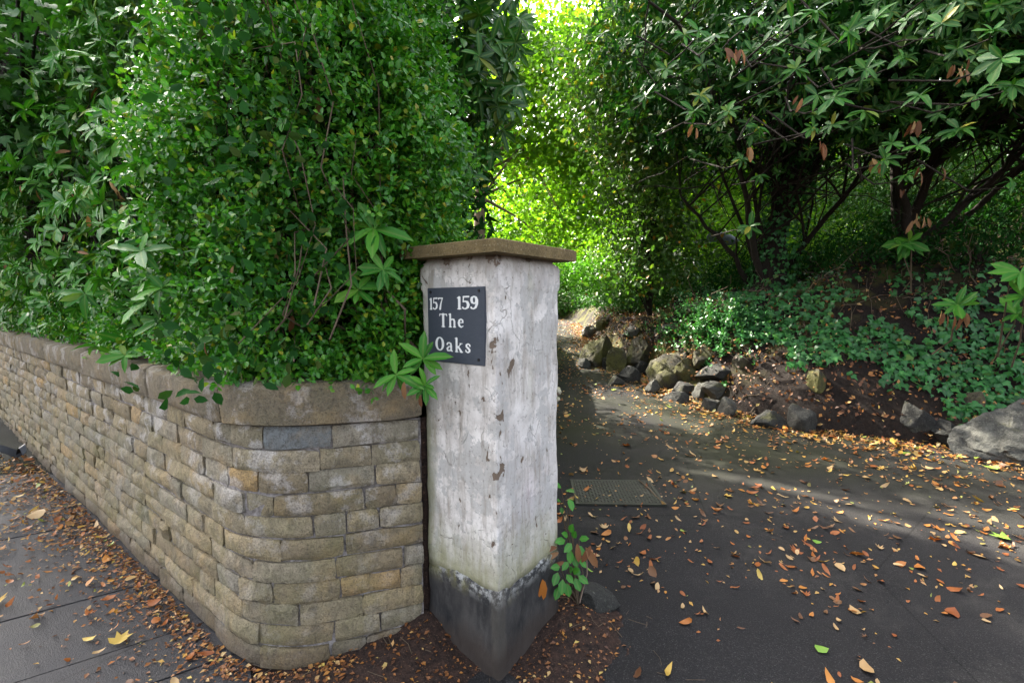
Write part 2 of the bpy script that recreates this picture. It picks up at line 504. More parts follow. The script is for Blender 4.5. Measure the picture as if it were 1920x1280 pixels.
def mk_pier():
    """flaking white masonry paint over render; local x runs along the right face, y along the left face"""
    m = NT('flaking_white_paint')
    o = m.obj()
    x, y, z = m.sep(o)
    n1 = m.noise(o, 6, 6, 0.62)
    n2 = m.noise(m.mapping(o, (1, 1, 0.35)), 14, 6, 0.68)
    n3 = m.noise(o, 60, 5, 0.7)
    c = m.mix(m.ramp(n1, [(0.35, 0.0), (0.62, 1.0)]), (0.47, 0.435, 0.40), (0.77, 0.73, 0.69))
    pl = m.noise(o, 4.2, 7, 0.7)
    c = m.mix(m.ramp(pl, [(0.50, 0.0), (0.515, 0.75)]), c, (0.43, 0.42, 0.40))
    # right face mixed greyer
    right = m.ramp(y, [(0.0, 1.0), (0.012, 0.0)])
    c = m.mix(m.math('MULTIPLY', right, m.ramp(n2, [(0.3, 0.75), (0.7, 0.15)])), c, (0.47, 0.445, 0.45))
    # vertical dirt streaks
    st = m.noise(m.mapping(o, (14, 14, 2.6)), 1.7, 6, 0.7)
    c = m.mix(m.math('MULTIPLY', m.ramp(st, [(0.48, 0.0), (0.66, 1.0)]), 0.65), c, (0.26, 0.22, 0.175))
    # green streak down the right face
    gx = m.math('ABSOLUTE', m.math('SUBTRACT', m.math('ADD', x, m.math('MULTIPLY', n1, 0.05)), 0.235))
    gs = m.math('MULTIPLY', m.math('MULTIPLY', m.ramp(gx, [(0.0, 1.0), (0.03, 0.0)]), right), m.ramp(m.math('MULTIPLY', z, 0.5), [(0.50, 0.0), (0.62, 1.0)]))
    c = m.mix(m.math('MULTIPLY', m.math('MULTIPLY', gs, m.ramp(n2, [(0.35, 0.2), (0.6, 1.0)])), 0.75), c, (0.33, 0.35, 0.17))
    # algae above the plinth and along the left back edge
    al = m.math('MAXIMUM', m.ramp(m.math('ADD', m.math('MULTIPLY', z, 0.5), m.math('MULTIPLY', n2, -0.16)), [(0.10, 1.0), (0.22, 0.0)]),
                m.ramp(m.math('ADD', y, m.math('MULTIPLY', m.math('SUBTRACT', n2, 0.5), 0.10)), [(0.335, 0.0), (0.39, 1.0)]))
    zlim = m.ramp(m.math('MULTIPLY', z, 0.5), [(0.45, 1.0), (0.62, 0.25)])
    c = m.mix(m.math('MULTIPLY', m.math('MULTIPLY', al, zlim), 0.75), c, (0.20, 0.20, 0.075))
    # pale pink graffiti ghost low on both faces
    pk = m.math('MULTIPLY', m.ramp(m.noise(o, 3.1, 3), [(0.55, 0.0), (0.7, 1.0)]), m.ramp(m.math('MULTIPLY', z, 0.5), [(0.15, 0.0), (0.25, 1.0), (0.36, 0.6), (0.42, 0.0)]))
    c = m.mix(m.math('MULTIPLY', pk, 0.35), c, (0.62, 0.42, 0.52))
    # dirt speckle
    c = m.mix(m.math('MULTIPLY', m.ramp(n3, [(0.30, 1.0), (0.44, 0.0)]), 0.7), c, (0.16, 0.145, 0.13))
    # hairline cracks
    dn = m.n('VectorMath'); dn.operation = 'ADD'
    nz = m.n('TexNoise'); m.set(nz, 'Vector', o); nz.inputs['Scale'].default_value = 9; nz.inputs['Detail'].default_value = 5
    sc = m.n('VectorMath'); sc.operation = 'SCALE'; m.t.links.new(nz.outputs['Color'], sc.inputs[0]); sc.inputs[3].default_value = 0.14
    m.t.links.new(o, dn.inputs[0]); m.t.links.new(sc.outputs[0], dn.inputs[1])
    cr = m.voro(m.mapping(dn.outputs[0], (1, 1, 0.55)), 6.5, 'DISTANCE_TO_EDGE')
    crm = m.math('MULTIPLY', m.ramp(cr, [(0.0, 1.0), (0.010, 0.0)]), m.ramp(n1, [(0.5, 0.0), (0.6, 1.0)]))
    c = m.mix(m.math('MULTIPLY', crm, 0.4), c, (0.26, 0.23, 0.20))
    # flaked patches, more of them near the corner and under the cap
    cor = m.math('MAXIMUM', x, y)
    near = m.math('MAXIMUM', m.ramp(cor, [(0.0, 1.0), (0.10, 0.0)]), m.ramp(m.math('MULTIPLY', z, 0.5), [(0.775, 0.0), (0.84, 1.0)]))
    fl = m.noise(m.mapping(o, (1, 1, 0.6)), 17, 4, 0.55, 0.4)
    fl2 = m.noise(o, 48, 4, 0.6, 0.6)
    fm = m.math('MAXIMUM', m.ramp(m.math('ADD', fl, m.math('MULTIPLY', near, 0.115)), [(0.69, 0.0), (0.70, 1.0)]), m.ramp(m.math('ADD', fl2, m.math('MULTIPLY', near, 0.06)), [(0.72, 0.0), (0.735, 1.0)]))
    halo = m.ramp(m.math('ADD', fl, m.math('MULTIPLY', near, 0.115)), [(0.60, 0.0), (0.69, 0.5)])
    c = m.mix(halo, c, (0.40, 0.37, 0.33))
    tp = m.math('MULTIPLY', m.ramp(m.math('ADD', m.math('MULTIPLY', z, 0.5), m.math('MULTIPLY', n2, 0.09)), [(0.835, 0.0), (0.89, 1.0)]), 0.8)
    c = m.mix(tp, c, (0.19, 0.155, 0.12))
    c = m.mix(fm, c, (0.155, 0.115, 0.085))
    hh = m.math('ADD', m.math('ADD', m.math('MULTIPLY', n1, 0.8), m.math('MULTIPLY', n3, 0.22)), m.math('MULTIPLY', m.math('ADD', fm, crm), -0.5))
    nb = m.bump(hh, 0.8, 0.012)
    return m.done(m.principled(c, 0.72, 0.35, nb))


M_PIER = mk_pier()


def mk_plinth():
    m = NT('black_plinth_paint')
    o = m.obj()
    x, y, z = m.sep(o)
    n1 = m.noise(m.mapping(o, (1, 1, 0.5)), 9, 6, 0.65)
    c = m.mix(m.ramp(n1, [(0.35, 0.0), (0.7, 1.0)]), (0.009, 0.010, 0.012), (0.060, 0.056, 0.053))
    n2 = m.noise(o, 28, 6, 0.72)
    top = m.ramp(z, [(0.29, 0.0), (0.36, 1.0)])
    c = m.mix(m.math('MULTIPLY', top, m.ramp(n2, [(0.46, 0.0), (0.58, 0.8)])), c, (0.42, 0.42, 0.40))
    g = m.ramp(z, [(0.28, 0.0), (0.34, 1.0)])
    c = m.mix(m.math('MULTIPLY', m.math('MULTIPLY', g, m.ramp(n1, [(0.5, 0.0), (0.6, 1.0)])), 0.6), c, (0.14, 0.13, 0.04))
    n3 = m.noise(m.mapping(o, (1, 1, 0.3)), 26, 6, 0.75)
    c = m.mix(m.ramp(n3, [(0.50, 0.0), (0.66, 0.75)]), c, (0.060, 0.057, 0.055))
    c = m.mix(m.ramp(m.noise(o, 90, 4, 0.7), [(0.66, 0.0), (0.74, 0.6)]), c, (0.12, 0.105, 0.09))
    xx = m.math('MAXIMUM', x, y)
    c = m.mix(m.math('MULTIPLY', m.ramp(m.math('ADD', xx, m.math('MULTIPLY', n3, -0.05)), [(0.0, 1.0), (0.015, 0.0)]), 0.35), c, (0.10, 0.088, 0.07))
    low = m.ramp(m.math('ADD', z, m.math('MULTIPLY', n1, -0.16)), [(0.0, 1.0), (0.09, 0.0)])
    c = m.mix(m.math('MULTIPLY', low, 0.75), c, (0.035, 0.025, 0.020))
    return m.done(m.principled(c, 0.7, 0.4, m.bump(m.math('ADD', n1, m.math('MULTIPLY', n2, 0.4)), 0.6, 0.01)))


M_PLINTH = mk_plinth()


def mk_cap():
    m = NT('weathered_cap_stone')
    o = m.obj()
    n1 = m.noise(o, 12, 5, 0.6)
    c = m.mix(m.ramp(n1, [(0.35, 0.0), (0.7, 1.0)]), (0.11, 0.08, 0.036), (0.20, 0.145, 0.066))
    n2 = m.noise(o, 120, 4, 0.65)
    c = m.mix(m.ramp(n2, [(0.58, 0.0), (0.68, 0.8)]), c, (0.27, 0.24, 0.16))
    c = m.mix(m.ramp(n2, [(0.3, 0.8), (0.44, 0.0)]), c, (0.035, 0.03, 0.018))
    return m.done(m.principled(c, 0.9, 0.3, m.bump(n2, 0.6, 0.006)))


M_CAP = mk_cap()


def mk_slate():
    m = NT('slate_plate')
    o = m.obj()
    n1 = m.noise(o, 30, 4, 0.6)
    c = m.mix(n1, (0.040, 0.048, 0.064), (0.056, 0.066, 0.084))
    n2 = m.noise(m.mapping(o, (3, 3, 60)), 12, 3, 0.6)
    c = m.mix(m.math('MULTIPLY', m.ramp(n2, [(0.6, 0.0), (0.7, 1.0)]), 0.3), c, (0.11, 0.12, 0.14))
    return m.done(m.principled(c, 0.5, 0.4, m.bump(n1, 0.15, 0.003)))


M_SLATE = mk_slate()


def mk_plain(name, col, rough=0.6, spec=0.4, var=0.25, scale=40):
    m = NT(name)
    n1 = m.noise(m.obj(), scale, 5, 0.6)
    c = m.mix(m.math('MULTIPLY', m.ramp(n1, [(0.35, 1.0), (0.6, 0.0)]), var * 2), col, tuple(v * 0.45 for v in col))
    return m.done(m.principled(c, rough, spec, m.bump(n1, 0.3, 0.004)))


M_LETTER = mk_plain('white_letter_paint', (0.80, 0.80, 0.78), 0.5, 0.4, 0.06)
M_SCREW = mk_plain('black_screw', (0.01, 0.01, 0.012), 0.4)
M_PLASTIC = mk_plain('black_plastic', (0.010, 0.011, 0.015), 0.28, 0.5)
M_IRON = mk_plain('mossy_cast_iron', (0.013, 0.015, 0.007), 0.65, 0.5, 0.35, 25)
M_TERRA = mk_plain('orange_brick', (0.55, 0.17, 0.07), 0.8, 0.3, 0.3, 8)
M_PALEWALL = mk_plain('pale_render', (0.62, 0.50, 0.44), 0.8, 0.3, 0.2, 5)
M_BLUEGREY = mk_plain('blue_grey_slab', (0.22, 0.26, 0.30), 0.7, 0.3, 0.3, 8)
M_SPROUT = leaf_mat('sprout_leaf', [(0, (0.03, 0.16, 0.02)), (1, (0.06, 0.26, 0.03))], 0.3, 0.25, rib=0.3)

# ------------------------------------------------------------------ terrain
EDGE = np.array([[9.0, 1.6], [6.6, 3.1], [5.0, 4.15], [4.2, 4.62], [3.35, 5.05], [2.85, 5.7], [2.5, 6.6], [2.18, 8.4], [2.02, 11.0], [2.2, 14.0], [2.45, 17.0], [2.0, 19.5], [0.4, 21.8], [-3, 23.5], [-9, 24.5]])
_seg = np.diff(EDGE, axis=0)
_sl = np.linalg.norm(_seg, axis=1)
_cum = np.concatenate([[0], np.cumsum(_sl)])


def drive_z(x, y):
    x = np.asarray(x, float); y = np.asarray(y, float)
    t = y - 3.6
    P = np.stack([x + 0 * y, y + 0 * x, 0 * (x + y)], -1)
    return 0.050 * (np.sqrt(t * t + 1.0) + t) / 2 - 0.004 + vnoise(P, 0.9, 5) * 0.004


def edge_dist(x, y):
    """signed distance to the drive's right edge (positive on the bank) and the distance along it"""
    x = np.asarray(x, float); y = np.asarray(y, float)
    best = np.full(x.shape, 1e9); sgn = np.ones(x.shape); sa = np.zeros(x.shape)
    for k in range(len(_seg)):
        dx, dy = _seg[k] / _sl[k]
        rx, ry = x - EDGE[k, 0], y - EDGE[k, 1]
        t = np.clip(rx * dx + ry * dy, 0, _sl[k])
        ex, ey = rx - t * dx, ry - t * dy
        d = np.hypot(ex, ey)
        side = rx * dy - ry * dx
        m = d < best
        best = np.where(m, d, best); sgn = np.where(m, np.where(side >= 0, 1, -1), sgn); sa = np.where(m, _cum[k] + t, sa)
    return best * sgn, sa


S_A = _cum[5]       # soil bank before this, rock face after


def sstep(a, b, x):
    t = np.clip((x - a) / (b - a), 0, 1)
    return t * t * (3 - 2 * t)


def bank_z(x, y):
    d, sa = edge_dist(x, y)
    k = sstep(S_A - 0.3, S_A + 1.6, sa)
    far = sstep(_cum[9], _cum[11], sa)
    soil = 0.10 * sstep(0.0, 0.12, d) + 0.74 * np.clip(d, 0, 2.3) + 0.35 * np.clip(d - 2.6, 0, 3) + 0.03 * np.clip(d - 5.6, 0, 40)
    rock = 1.12 * sstep(-0.02, 0.62, d) + 0.22 * np.clip(d - 0.5, 0, 4.5) + 0.03 * np.clip(d - 5, 0, 40)
    rock = rock * (1 - 0.45 * sstep(_cum[7] - .6, _cum[7] + 1.2, sa))
    h = soil * (1 - k) + rock * k
    h = h * (1 - 0.35 * far)
    P = np.stack([x, y, np.zeros_like(x)], -1)
    n = fbm(P, 1.5, 3, 4) * 0.16 + fbm(P, 6, 9, 3) * 0.05
    rub = (np.abs(fbm(P, 2.6, 14, 4)) * -0.55 + 0.10 + fbm(P, 9, 15, 2) * .08) * k * (1 - .6 * sstep(_cum[7], _cum[7] + 1.2, sa)) * sstep(0.03, 0.3, d) * (1 - sstep(1.6, 3.0, d))
    h = h + n * sstep(0.05, 0.6, d) * (1 + 0.8 * k) + rub
    return drive_z(x, y) + np.where(d > 0, np.maximum(h, -0.02), -0.06 + 0 * d)


def spot(px, py, dmin=1.6, dmax=40):
    """where the line of sight through a pixel meets the ground or the bank"""
    d = ray(px, py); d = d / d[1]
    t = np.arange(dmin, dmax, 0.01)
    P = EYE + t[:, None] * d
    dd, _ = edge_dist(P[:, 0], P[:, 1])
    gz = np.where(dd > 0, bank_z(P[:, 0], P[:, 1]), drive_z(P[:, 0], P[:, 1]))
    hit = np.nonzero(P[:, 2] <= gz)[0]
    k = hit[0] if len(hit) else len(t) - 1
    return np.array([P[k, 0], P[k, 1], gz[k]])


# bank sheet
xs = np.concatenate([np.arange(1.2, 9, 0.07), np.arange(9, 60, 1.2)])
ys = np.concatenate([np.arange(0.8, 15, 0.07), np.arange(15, 28, 0.35), np.arange(28, 70, 2.5)])
X, Y = np.meshgrid(xs, ys, indexing='ij')
Z = bank_z(X.ravel(), Y.ravel())
dE, _ = edge_dist(X.ravel(), Y.ravel())
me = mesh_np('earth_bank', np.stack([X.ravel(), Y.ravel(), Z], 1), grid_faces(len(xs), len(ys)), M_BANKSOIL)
tag(link('earth_bank', me), kind='structure')

# drive sheet (runs on under the bank's lip)
xs = np.concatenate([np.arange(-14, -0.5, 0.9), np.arange(-0.5, 5.5, 0.12), np.arange(5.5, 14, 0.9)])
ys = np.concatenate([np.arange(-3, 1, 0.8), np.arange(1, 10, 0.12), np.arange(10, 40, 0.6)])
X, Y = np.meshgrid(xs, ys, indexing='ij')
P = np.stack([X.ravel(), Y.ravel(), 0 * X.ravel()], 1)
Z = drive_z(P[:, 0], P[:, 1])
Z = Z - 0.035 * (P[:, 0] < -1.2)
me = mesh_np('driveway', np.stack([X.ravel(), Y.ravel(), Z], 1), grid_faces(len(xs), len(ys)), M_DRIVE)
tag(link('driveway', me), kind='structure')
me = mesh_np('ground', np.array([[-400, -400, -0.12], [400, -400, -0.12], [400, 400, -0.12], [-400, 400, -0.12]]), np.array([[0, 1, 2, 3]]), M_SOIL, False)
tag(link('ground', me), kind='structure')

# ------------------------------------------------------------------ pavement of long flags beside the wall
pav = empty('pavement', (-2.4, 2.0, 0))
pav['kind'] = 'structure'
U = np.array([math.cos(math.radians(34)), math.sin(math.radians(34))]); Vv = np.array([-U[1], U[0]])
jn = [0.61, 1.15, 1.69, 2.229, 2.535, 3.069, 3.61, 4.15, 4.69, 5.23, 5.77, 6.31, 6.85]
for a, b in zip(jn[:-1], jn[1:]):
    off = random.uniform(-0.15, 0.15)
    for u0, u1 in ((-10.4 + off, -7.8 + off), (-7.8 + off, -5.2 + off), (-5.2 + off, -2.6 + off), (-2.6 + off, 0.12)):
        gp = 0.004
        nu, nv = 7, 4
        uu, vv = np.meshgrid(np.linspace(u0 + gp, u1 - gp, nu), np.linspace(a + gp, b - gp, nv), indexing='ij')
        xy = uu[..., None] * U + vv[..., None] * Vv
        z = np.zeros(uu.shape) + random.uniform(-0.003, 0.003)
        z[0, :] -= .003; z[-1, :] -= .003; z[:, 0] -= .003; z[:, -1] -= .003
        top = np.concatenate([xy, z[..., None]], -1).reshape(-1, 3)
        cx = top.mean(0) * [1, 1, 0]
        bot = top[[0, (nu - 1) * nv, nu * nv - 1, nv - 1]] * [1, 1, 0] + [0, 0, -0.07]
        V = np.concatenate([top, bot])
        F = [list(f) for f in grid_faces(nu, nv)]
        n0 = nu * nv
        ring = [[i * nv for i in range(nu)], [(nu - 1) * nv + j for j in range(nv)], [i * nv + nv - 1 for i in range(nu - 1, -1, -1)], [j for j in range(nv - 1, -1, -1)]]
        for k, r_ in enumerate(ring):
            F.append(list(reversed(r_)) + [n0 + k, n0 + (k + 1) % 4])
        me = mesh_np('slab', V - cx, F, M_SLAB, False)
        link('slab', me, pav, Vector(cx) - pav.location)

# ------------------------------------------------------------------ stone wall
D1 = np.array([0.803, -0.596]); E2 = np.array([-0.380, 1.939]); A2 = math.radians(18)
D2 = np.array([math.cos(A2), math.sin(A2)])
CORNER = E2 - 0.652 * D2
RB = 0.5
turn = A2 - math.atan2(D1[1], D1[0])
tl = RB * math.tan(turn / 2)
p1 = CORNER - D1 * tl
cen = p1 + RB * np.array([-D1[1], D1[0]])
pts = [p1 - D1 * q for q in np.arange(11, 0, -0.1)]
a0 = math.atan2(D1[1], D1[0])
for q in np.linspace(0, 1, 14):
    a = a0 + turn * q
    pts.append(cen + RB * np.array([math.sin(a), -math.cos(a)]))
LAST = E2 - pts[-1]
for q in np.linspace(0.15, 1, 6): pts.append(pts[13 + 110 - 1 + 0] * (1 - q) + E2 * q if False else (E2 - LAST * (1 - q)))
WP = np.array(pts)
WS = np.concatenate([[0], np.cumsum(np.linalg.norm(np.diff(WP, axis=0), axis=1))])
WS = WS - WS[-1]               # s = 0 at the gate end, negative along the road


def wall_pt(s):
    s = np.asarray(s, float)
    x = np.interp(s, WS, WP[:, 0]); y = np.interp(s, WS, WP[:, 1])
    e = 0.03
    xa, xb = np.interp(s - e, WS, WP[:, 0]), np.interp(np.minimum(s + e, 0), WS, WP[:, 0])
    ya, yb = np.interp(s - e, WS, WP[:, 1]), np.interp(np.minimum(s + e, 0), WS, WP[:, 1])
    tx, ty = xb - xa, yb - ya
    L = np.hypot(tx, ty) + 1e-9
    return np.stack([x, y], -1), np.stack([ty / L, -tx / L], -1)


def wall_map(s, out, z):
    p, n = wall_pt(s)
    return np.concatenate([p + n * np.asarray(out)[..., None], np.asarray(z, float)[..., None]], -1)


wall = empty('stone_wall', (*wall_pt(np.array(-1.0))[0], 0), 'curved retaining wall of buff sandstone courses with large coping stones, beside the pavement', 'wall')


def stone(s0, s1, z0, z1, depth=0.10, bulge=0.007, nx=5, nz=4, seed=0, jit=0.004, base_out=0.0, soft=1.0):
    r = np.random.default_rng(seed)
    u = np.linspace(0, 1, nx); v = np.linspace(0, 1, nz)
    u = 0.5 + 0.5 * np.sign(u - .5) * np.abs(2 * u - 1) ** 0.6
    v = 0.5 + 0.5 * np.sign(v - .5) * np.abs(2 * v - 1) ** 0.6
    UU, VV_ = np.meshgrid(u, v, indexing='ij')
    cj = r.uniform(-jit, jit, (2, 2, 2))
    bl = lambda c: c[0, 0] * (1 - UU) * (1 - VV_) + c[1, 0] * UU * (1 - VV_) + c[0, 1] * (1 - UU) * VV_ + c[1, 1] * UU * VV_
    ss = s0 + (s1 - s0) * UU + bl(cj[0])
    zz = z0 + (z1 - z0) * VV_ + bl(cj[1])
    edge = (1 - np.abs(2 * UU - 1) ** 20) * (1 - np.abs(2 * VV_ - 1) ** 16)
    bb = bulge * r.uniform(0.6, 1.25)
    out = base_out + bb * edge * soft + r.normal(0, 0.0055, UU.shape) * edge + (UU - .5) * r.uniform(-0.008, 0.008) + (VV_ - .5) * r.uniform(-.006, .004)
    rim = (UU < .001) | (UU > .999) | (VV_ < .001) | (VV_ > .999)
    out = np.where(rim, out - np.abs(r.normal(0, .0035, UU.shape)), out)
    zz = np.where(rim, zz + r.normal(0, .0016, UU.shape), zz); ss = np.where(rim, ss + r.normal(0, .0016, UU.shape), ss)
    # round the corners of the face
    cm = (np.abs(2 * UU - 1) > .99) & (np.abs(2 * VV_ - 1) > .99)
    ss = np.where(cm, ss + np.sign(.5 - UU) * 0.003, ss); zz = np.where(cm, zz + np.sign(.5 - VV_) * 0.0025, zz)
    front = wall_map(ss, out, zz).reshape(-1, 3)
    ring = [i * nz for i in range(nx)] + [(nx - 1) * nz + j for j in range(1, nz)] + [i * nz + nz - 1 for i in range(nx - 2, -1, -1)] + [j for j in range(nz - 2, 0, -1)]
    fl_s, fl_z = ss.ravel()[ring], zz.ravel()[ring]
    cs, cz = (s0 + s1) / 2, (z0 + z1) / 2
    back = wall_map(cs + (fl_s - cs) * 0.97, np.full(len(ring), base_out - depth), cz + (fl_z - cz) * 0.97)
    V = np.concatenate([front, back])
    n0 = nx * nz; m = len(ring)
    F = [list(f) for f in grid_faces(nx, nz)]
    for k in range(m):
        k2 = (k + 1) % m
        F.append([ring[k2], ring[k], n0 + k, n0 + k2])
    return V, F


NC = 11
CH = 1.008 / NC
stones = []
for c in range(NC):
    z0 = c * CH
    s = 0.0 - random.uniform(0.0, 0.012)
    zj = random.uniform(-.003, .003)
    first = True
    while s > -10.4:
        L = random.choice([0.13, 0.19, 0.24, 0.27, 0.3, 0.34]) * random.uniform(0.9, 1.12)
        if first: L *= random.uniform(0.45, 1.0); first = False
        if c == NC - 1 and s > -.75: L = .345 if s > -.1 else .265 if s > -.45 else .17
        stones.append([s - L + random.uniform(0.002, 0.008), s, z0 + 0.0028 + zj, z0 + CH - 0.0028 + zj])
        s -= L
scr = []
for k, (s0, s1, z0, z1) in enumerate(stones):
    q = wall_map(np.array([s0, s1]), np.array([0., 0.]), np.array([z0, z1]))
    px, py, zc = proj(q)
    cx, cy = px.mean(), py.mean()
    vis = (zc.min() > .5) and px.max() > -10 and cy < 1300
    scr.append(abs(px[1] - px[0]) * abs((z1 - z0) / zc.mean()) if vis else -1)
order = np.argsort(-np.array(scr))
keep = set(order[:296].tolist())
restV, restF, restR, base = [], [], [], 0
blue = None
for k, (s0, s1, z0, z1) in enumerate(stones):
    if -0.56 < (s0 + s1) / 2 < -0.40 and z0 > 0.9: blue = k
for k, (s0, s1, z0, z1) in enumerate(stones):
    near = k in keep
    V, F = stone(s0, s1, z0, z1, seed=k, nx=5 if near else 3, nz=4 if near else 3, base_out=random.uniform(-0.005, 0.005))
    if near:
        c0 = V.mean(0)
        me = mesh_np('stone', V - c0, F, M_BLUESTONE if k == blue else M_STONE)
        me.set_sharp_from_angle(angle=math.radians(42))
        o = link('stone', me, wall, Vector(c0) - wall.location)
        if k == blue: o['label'] = 'blue grey stone in the top course under the long coping'
    else:
        restV.append(V); restF += [[i + base for i in f] for f in F]; base += len(V); restR.append(np.full(len(V), random.random()))
me = mesh_np('stone_course', np.concatenate(restV) - np.array(wall.location), restF, M_STONE, attrs={'rnd': np.concatenate(restR)})
link('stone_course', me, wall, kind='stuff')

# mortar bed behind the faces
ss = np.concatenate([np.arange(-10.4, -1.6, 0.2), np.arange(-1.6, 0.0, 0.04), [-0.004]])
zz = np.linspace(-0.05, 1.006, 40)
SS, ZZ = np.meshgrid(ss, zz, indexing='ij')
Pm = np.stack([SS.ravel(), ZZ.ravel(), 0 * SS.ravel()], 1)
out = -0.012 + fbm(Pm, 9, 2, 3) * 0.011
V = wall_map(SS.ravel(), out, ZZ.ravel())
F = [list(f) for f in grid_faces(len(ss), len(zz))]
n0 = len(V)
bk = wall_map(np.array([0.0, 0.0]), np.array([-0.3, -0.3]), np.array([-0.05, 1.006]))
V = np.concatenate([V, bk])
F.append([n0 - len(zz) + j for j in range(len(zz))] + [n0 + 1, n0])
me = mesh_np('mortar', V - np.array(wall.location), F, M_MORTAR)
link('mortar', me, wall)

# crumbly joint between the wall's end and the pier
V = np.concatenate([wall_map(np.array([-.03, .0, .0]), np.array([-.035, -.04, -.045]), np.full(3, z_)) + np.array([[0, 0, 0], [.012, .006, 0], [.075, .075, 0]]) for z_ in np.linspace(-.02, 1.0, 20)])
me = mesh_np('mortar', V - np.array(wall.location), grid_faces(20, 3), M_SOIL)
link('mortar', me, wall)
# coping stones
cop_s = [0.004, -1.02]
def s_of_px(px):
    q = np.arange(-9, 0, 0.01)
    xx, _, zc = proj(wall_map(q, np.full(len(q), .03), np.full(len(q), 1.1)))
    ok = zc > .3
    return float(q[ok][np.argmin(np.abs(xx[ok] - px))])
cuts = [0.0] + [s_of_px(v) for v in (408, 277, 228, 154, 84, 30)]
while cuts[-1] > -10: cuts.append(cuts[-1] - random.uniform(0.55, 0.95))
for k in range(len(cuts) - 1):
    s1, s0 = cuts[k] - 0.003, cuts[k + 1] + 0.003
    nx = max(6, int((s1 - s0) / 0.05)) if k == 0 else 8
    nz = 6
    r = np.random.default_rng(300 + k)
    h0, h1 = 1.014, 1.175 + r.uniform(-.006, .006)
    u = np.linspace(0, 1, nx); u[1] = min(u[1], 0.025); u[-2] = max(u[-2], 0.975)
    v = np.array([0, .04, .16, .55, .9, 1.0])
    UU, VV_ = np.meshgrid(u, v, indexing='ij')
    S_ = s0 + (s1 - s0) * UU
    prof = np.array([0.0, 0.012, 0.014, 0.02, 0.018, -0.004])[None, :] + np.zeros_like(UU)
    rough = r.normal(0, 0.0035 if k else 0.0018, UU.shape)
    inner = (UU > .05) & (UU < .95) & (VV_ > .1) & (VV_ < .95)
    out = 0.022 + prof + np.where(inner, rough + (0.010 if k else 0.0), 0)
    out = np.where((UU < .001) | (UU > .999), out - 0.012, out)
    Zc = h0 + (h1 - h0) * VV_ + 0.003 * np.sin(UU * 5 + k)
    if k == 0:
        endr = sstep(0.93, 1.0, UU)
        Zc = Zc + endr * 0.012 * (1 - VV_) - endr * 0.02 * VV_
    front = wall_map(S_.ravel(), out.ravel(), Zc.ravel())
    # top sheet going back, and the underside
    topb = wall_map(S_[:, -1], np.full(nx, -0.26), Zc[:, -1] - 0.004)
    topm = wall_map(S_[:, -1], np.full(nx, -0.03), Zc[:, -1] + 0.004)
    botb = wall_map(S_[:, 0], np.full(nx, -0.26), Zc[:, 0])
    V = np.concatenate([front, topm, topb, botb])
    n0 = nx * nz
    F = [list(f) for f in grid_faces(nx, nz)]
    for i in range(nx - 1):
        a, b = i * nz + nz - 1, (i + 1) * nz + nz - 1
        F.append([a, b, n0 + i + 1, n0 + i]); F.append([n0 + i, n0 + i + 1, n0 + nx + i + 1, n0 + nx + i])
        F.append([n0 + nx + i, n0 + nx + i + 1, n0 + 2 * nx + i + 1, n0 + 2 * nx + i])
        F.append([n0 + 2 * nx + i, n0 + 2 * nx + i + 1, (i + 1) * nz, i * nz])
    for i, fl in ((0, 1), (nx - 1, 0)):
        poly = [i * nz + j for j in range(nz)] + [n0 + i, n0 + nx + i, n0 + 2 * nx + i]
        F.append(poly if fl else poly[::-1])
    c0 = V.mean(0)
    me = mesh_np('coping_stone', V - c0, F, M_COPING)
    me.set_sharp_from_angle(angle=math.radians(38))
    o = link('coping_stone', me, wall, Vector(c0) - wall.location)
    if k == 0: o['label'] = 'long curved coping stone ending at the white pier'

# raised garden bed behind the wall
s_ = np.linspace(-10, 0.0, 60)
front = wall_map(s_, np.full(60, -0.12), np.full(60, 1.10))
b1 = wall_map(s_, np.full(60, -0.4), np.full(60, 1.22))
b2 = np.stack([np.linspace(-14, 0.35, 60), np.linspace(12, 9, 60), np.full(60, 1.5)], 1)
b3 = np.stack([np.linspace(-16, 0.4, 60), np.linspace(40, 24, 60), np.full(60, 1.9)], 1)
V = np.concatenate([np.stack([front, b1, b1 * .6 + b2 * .4, b2, b3], 1).reshape(-1, 3)])
V[:, 2] += 0.05 * fbm(V, 2.1, 4, 3)
F = [list(f) for f in grid_faces(60, 5)]
n0 = len(V)
rim = V[59 * 5:60 * 5]
ty = np.concatenate([np.linspace(0, 1, 90)[:, None] * 1.0])
yy_ = np.interp(ty[:, 0], [0, 1], [rim[0, 1], rim[-1, 1]])
RIM = np.stack([np.interp(yy_, rim[:, 1], rim[:, 0]), yy_, np.interp(yy_, rim[:, 1], rim[:, 2])], 1)
rows = []
for f_, dx in ((1.0, 0.0), (0.93, .07), (.72, .14), (.45, .20), (.2, .27), (-.05, .40)):
    q = RIM * [1, 1, f_] + [dx, 0, 0]
    nz_ = fbm(q, 2.2, 81, 4)
    rows.append(q + np.stack([nz_ * .12, 0 * nz_, nz_ * .10 * (0 < f_ < 1)], 1))
V = np.concatenate([V] + rows)
F = F + [list(f) for f in (grid_faces(6, 90)[:, ::-1] + n0)]
me = mesh_np('garden_bed', V, F, M_BANKSOIL)
tag(link('garden_bed', me), kind='structure')

# ------------------------------------------------------------------ gate pier
PA = math.radians(38)
PC = np.array([-0.050, 1.735])
pier = empty('gate_pier', (PC[0], PC[1], 0), 'square white painted gate pier with flaking paint, black base and flat stone cap', 'gate pier', rz=math.pi / 2 - PA)
PWX, PWY = 0.425, 0.40           # right face, left face


def pier_world(x, y, z):
    R = np.array([math.sin(PA), math.cos(PA)]); L = np.array([-math.cos(PA), math.sin(PA)])
    return np.array([*(PC + R * x + L * y), z])


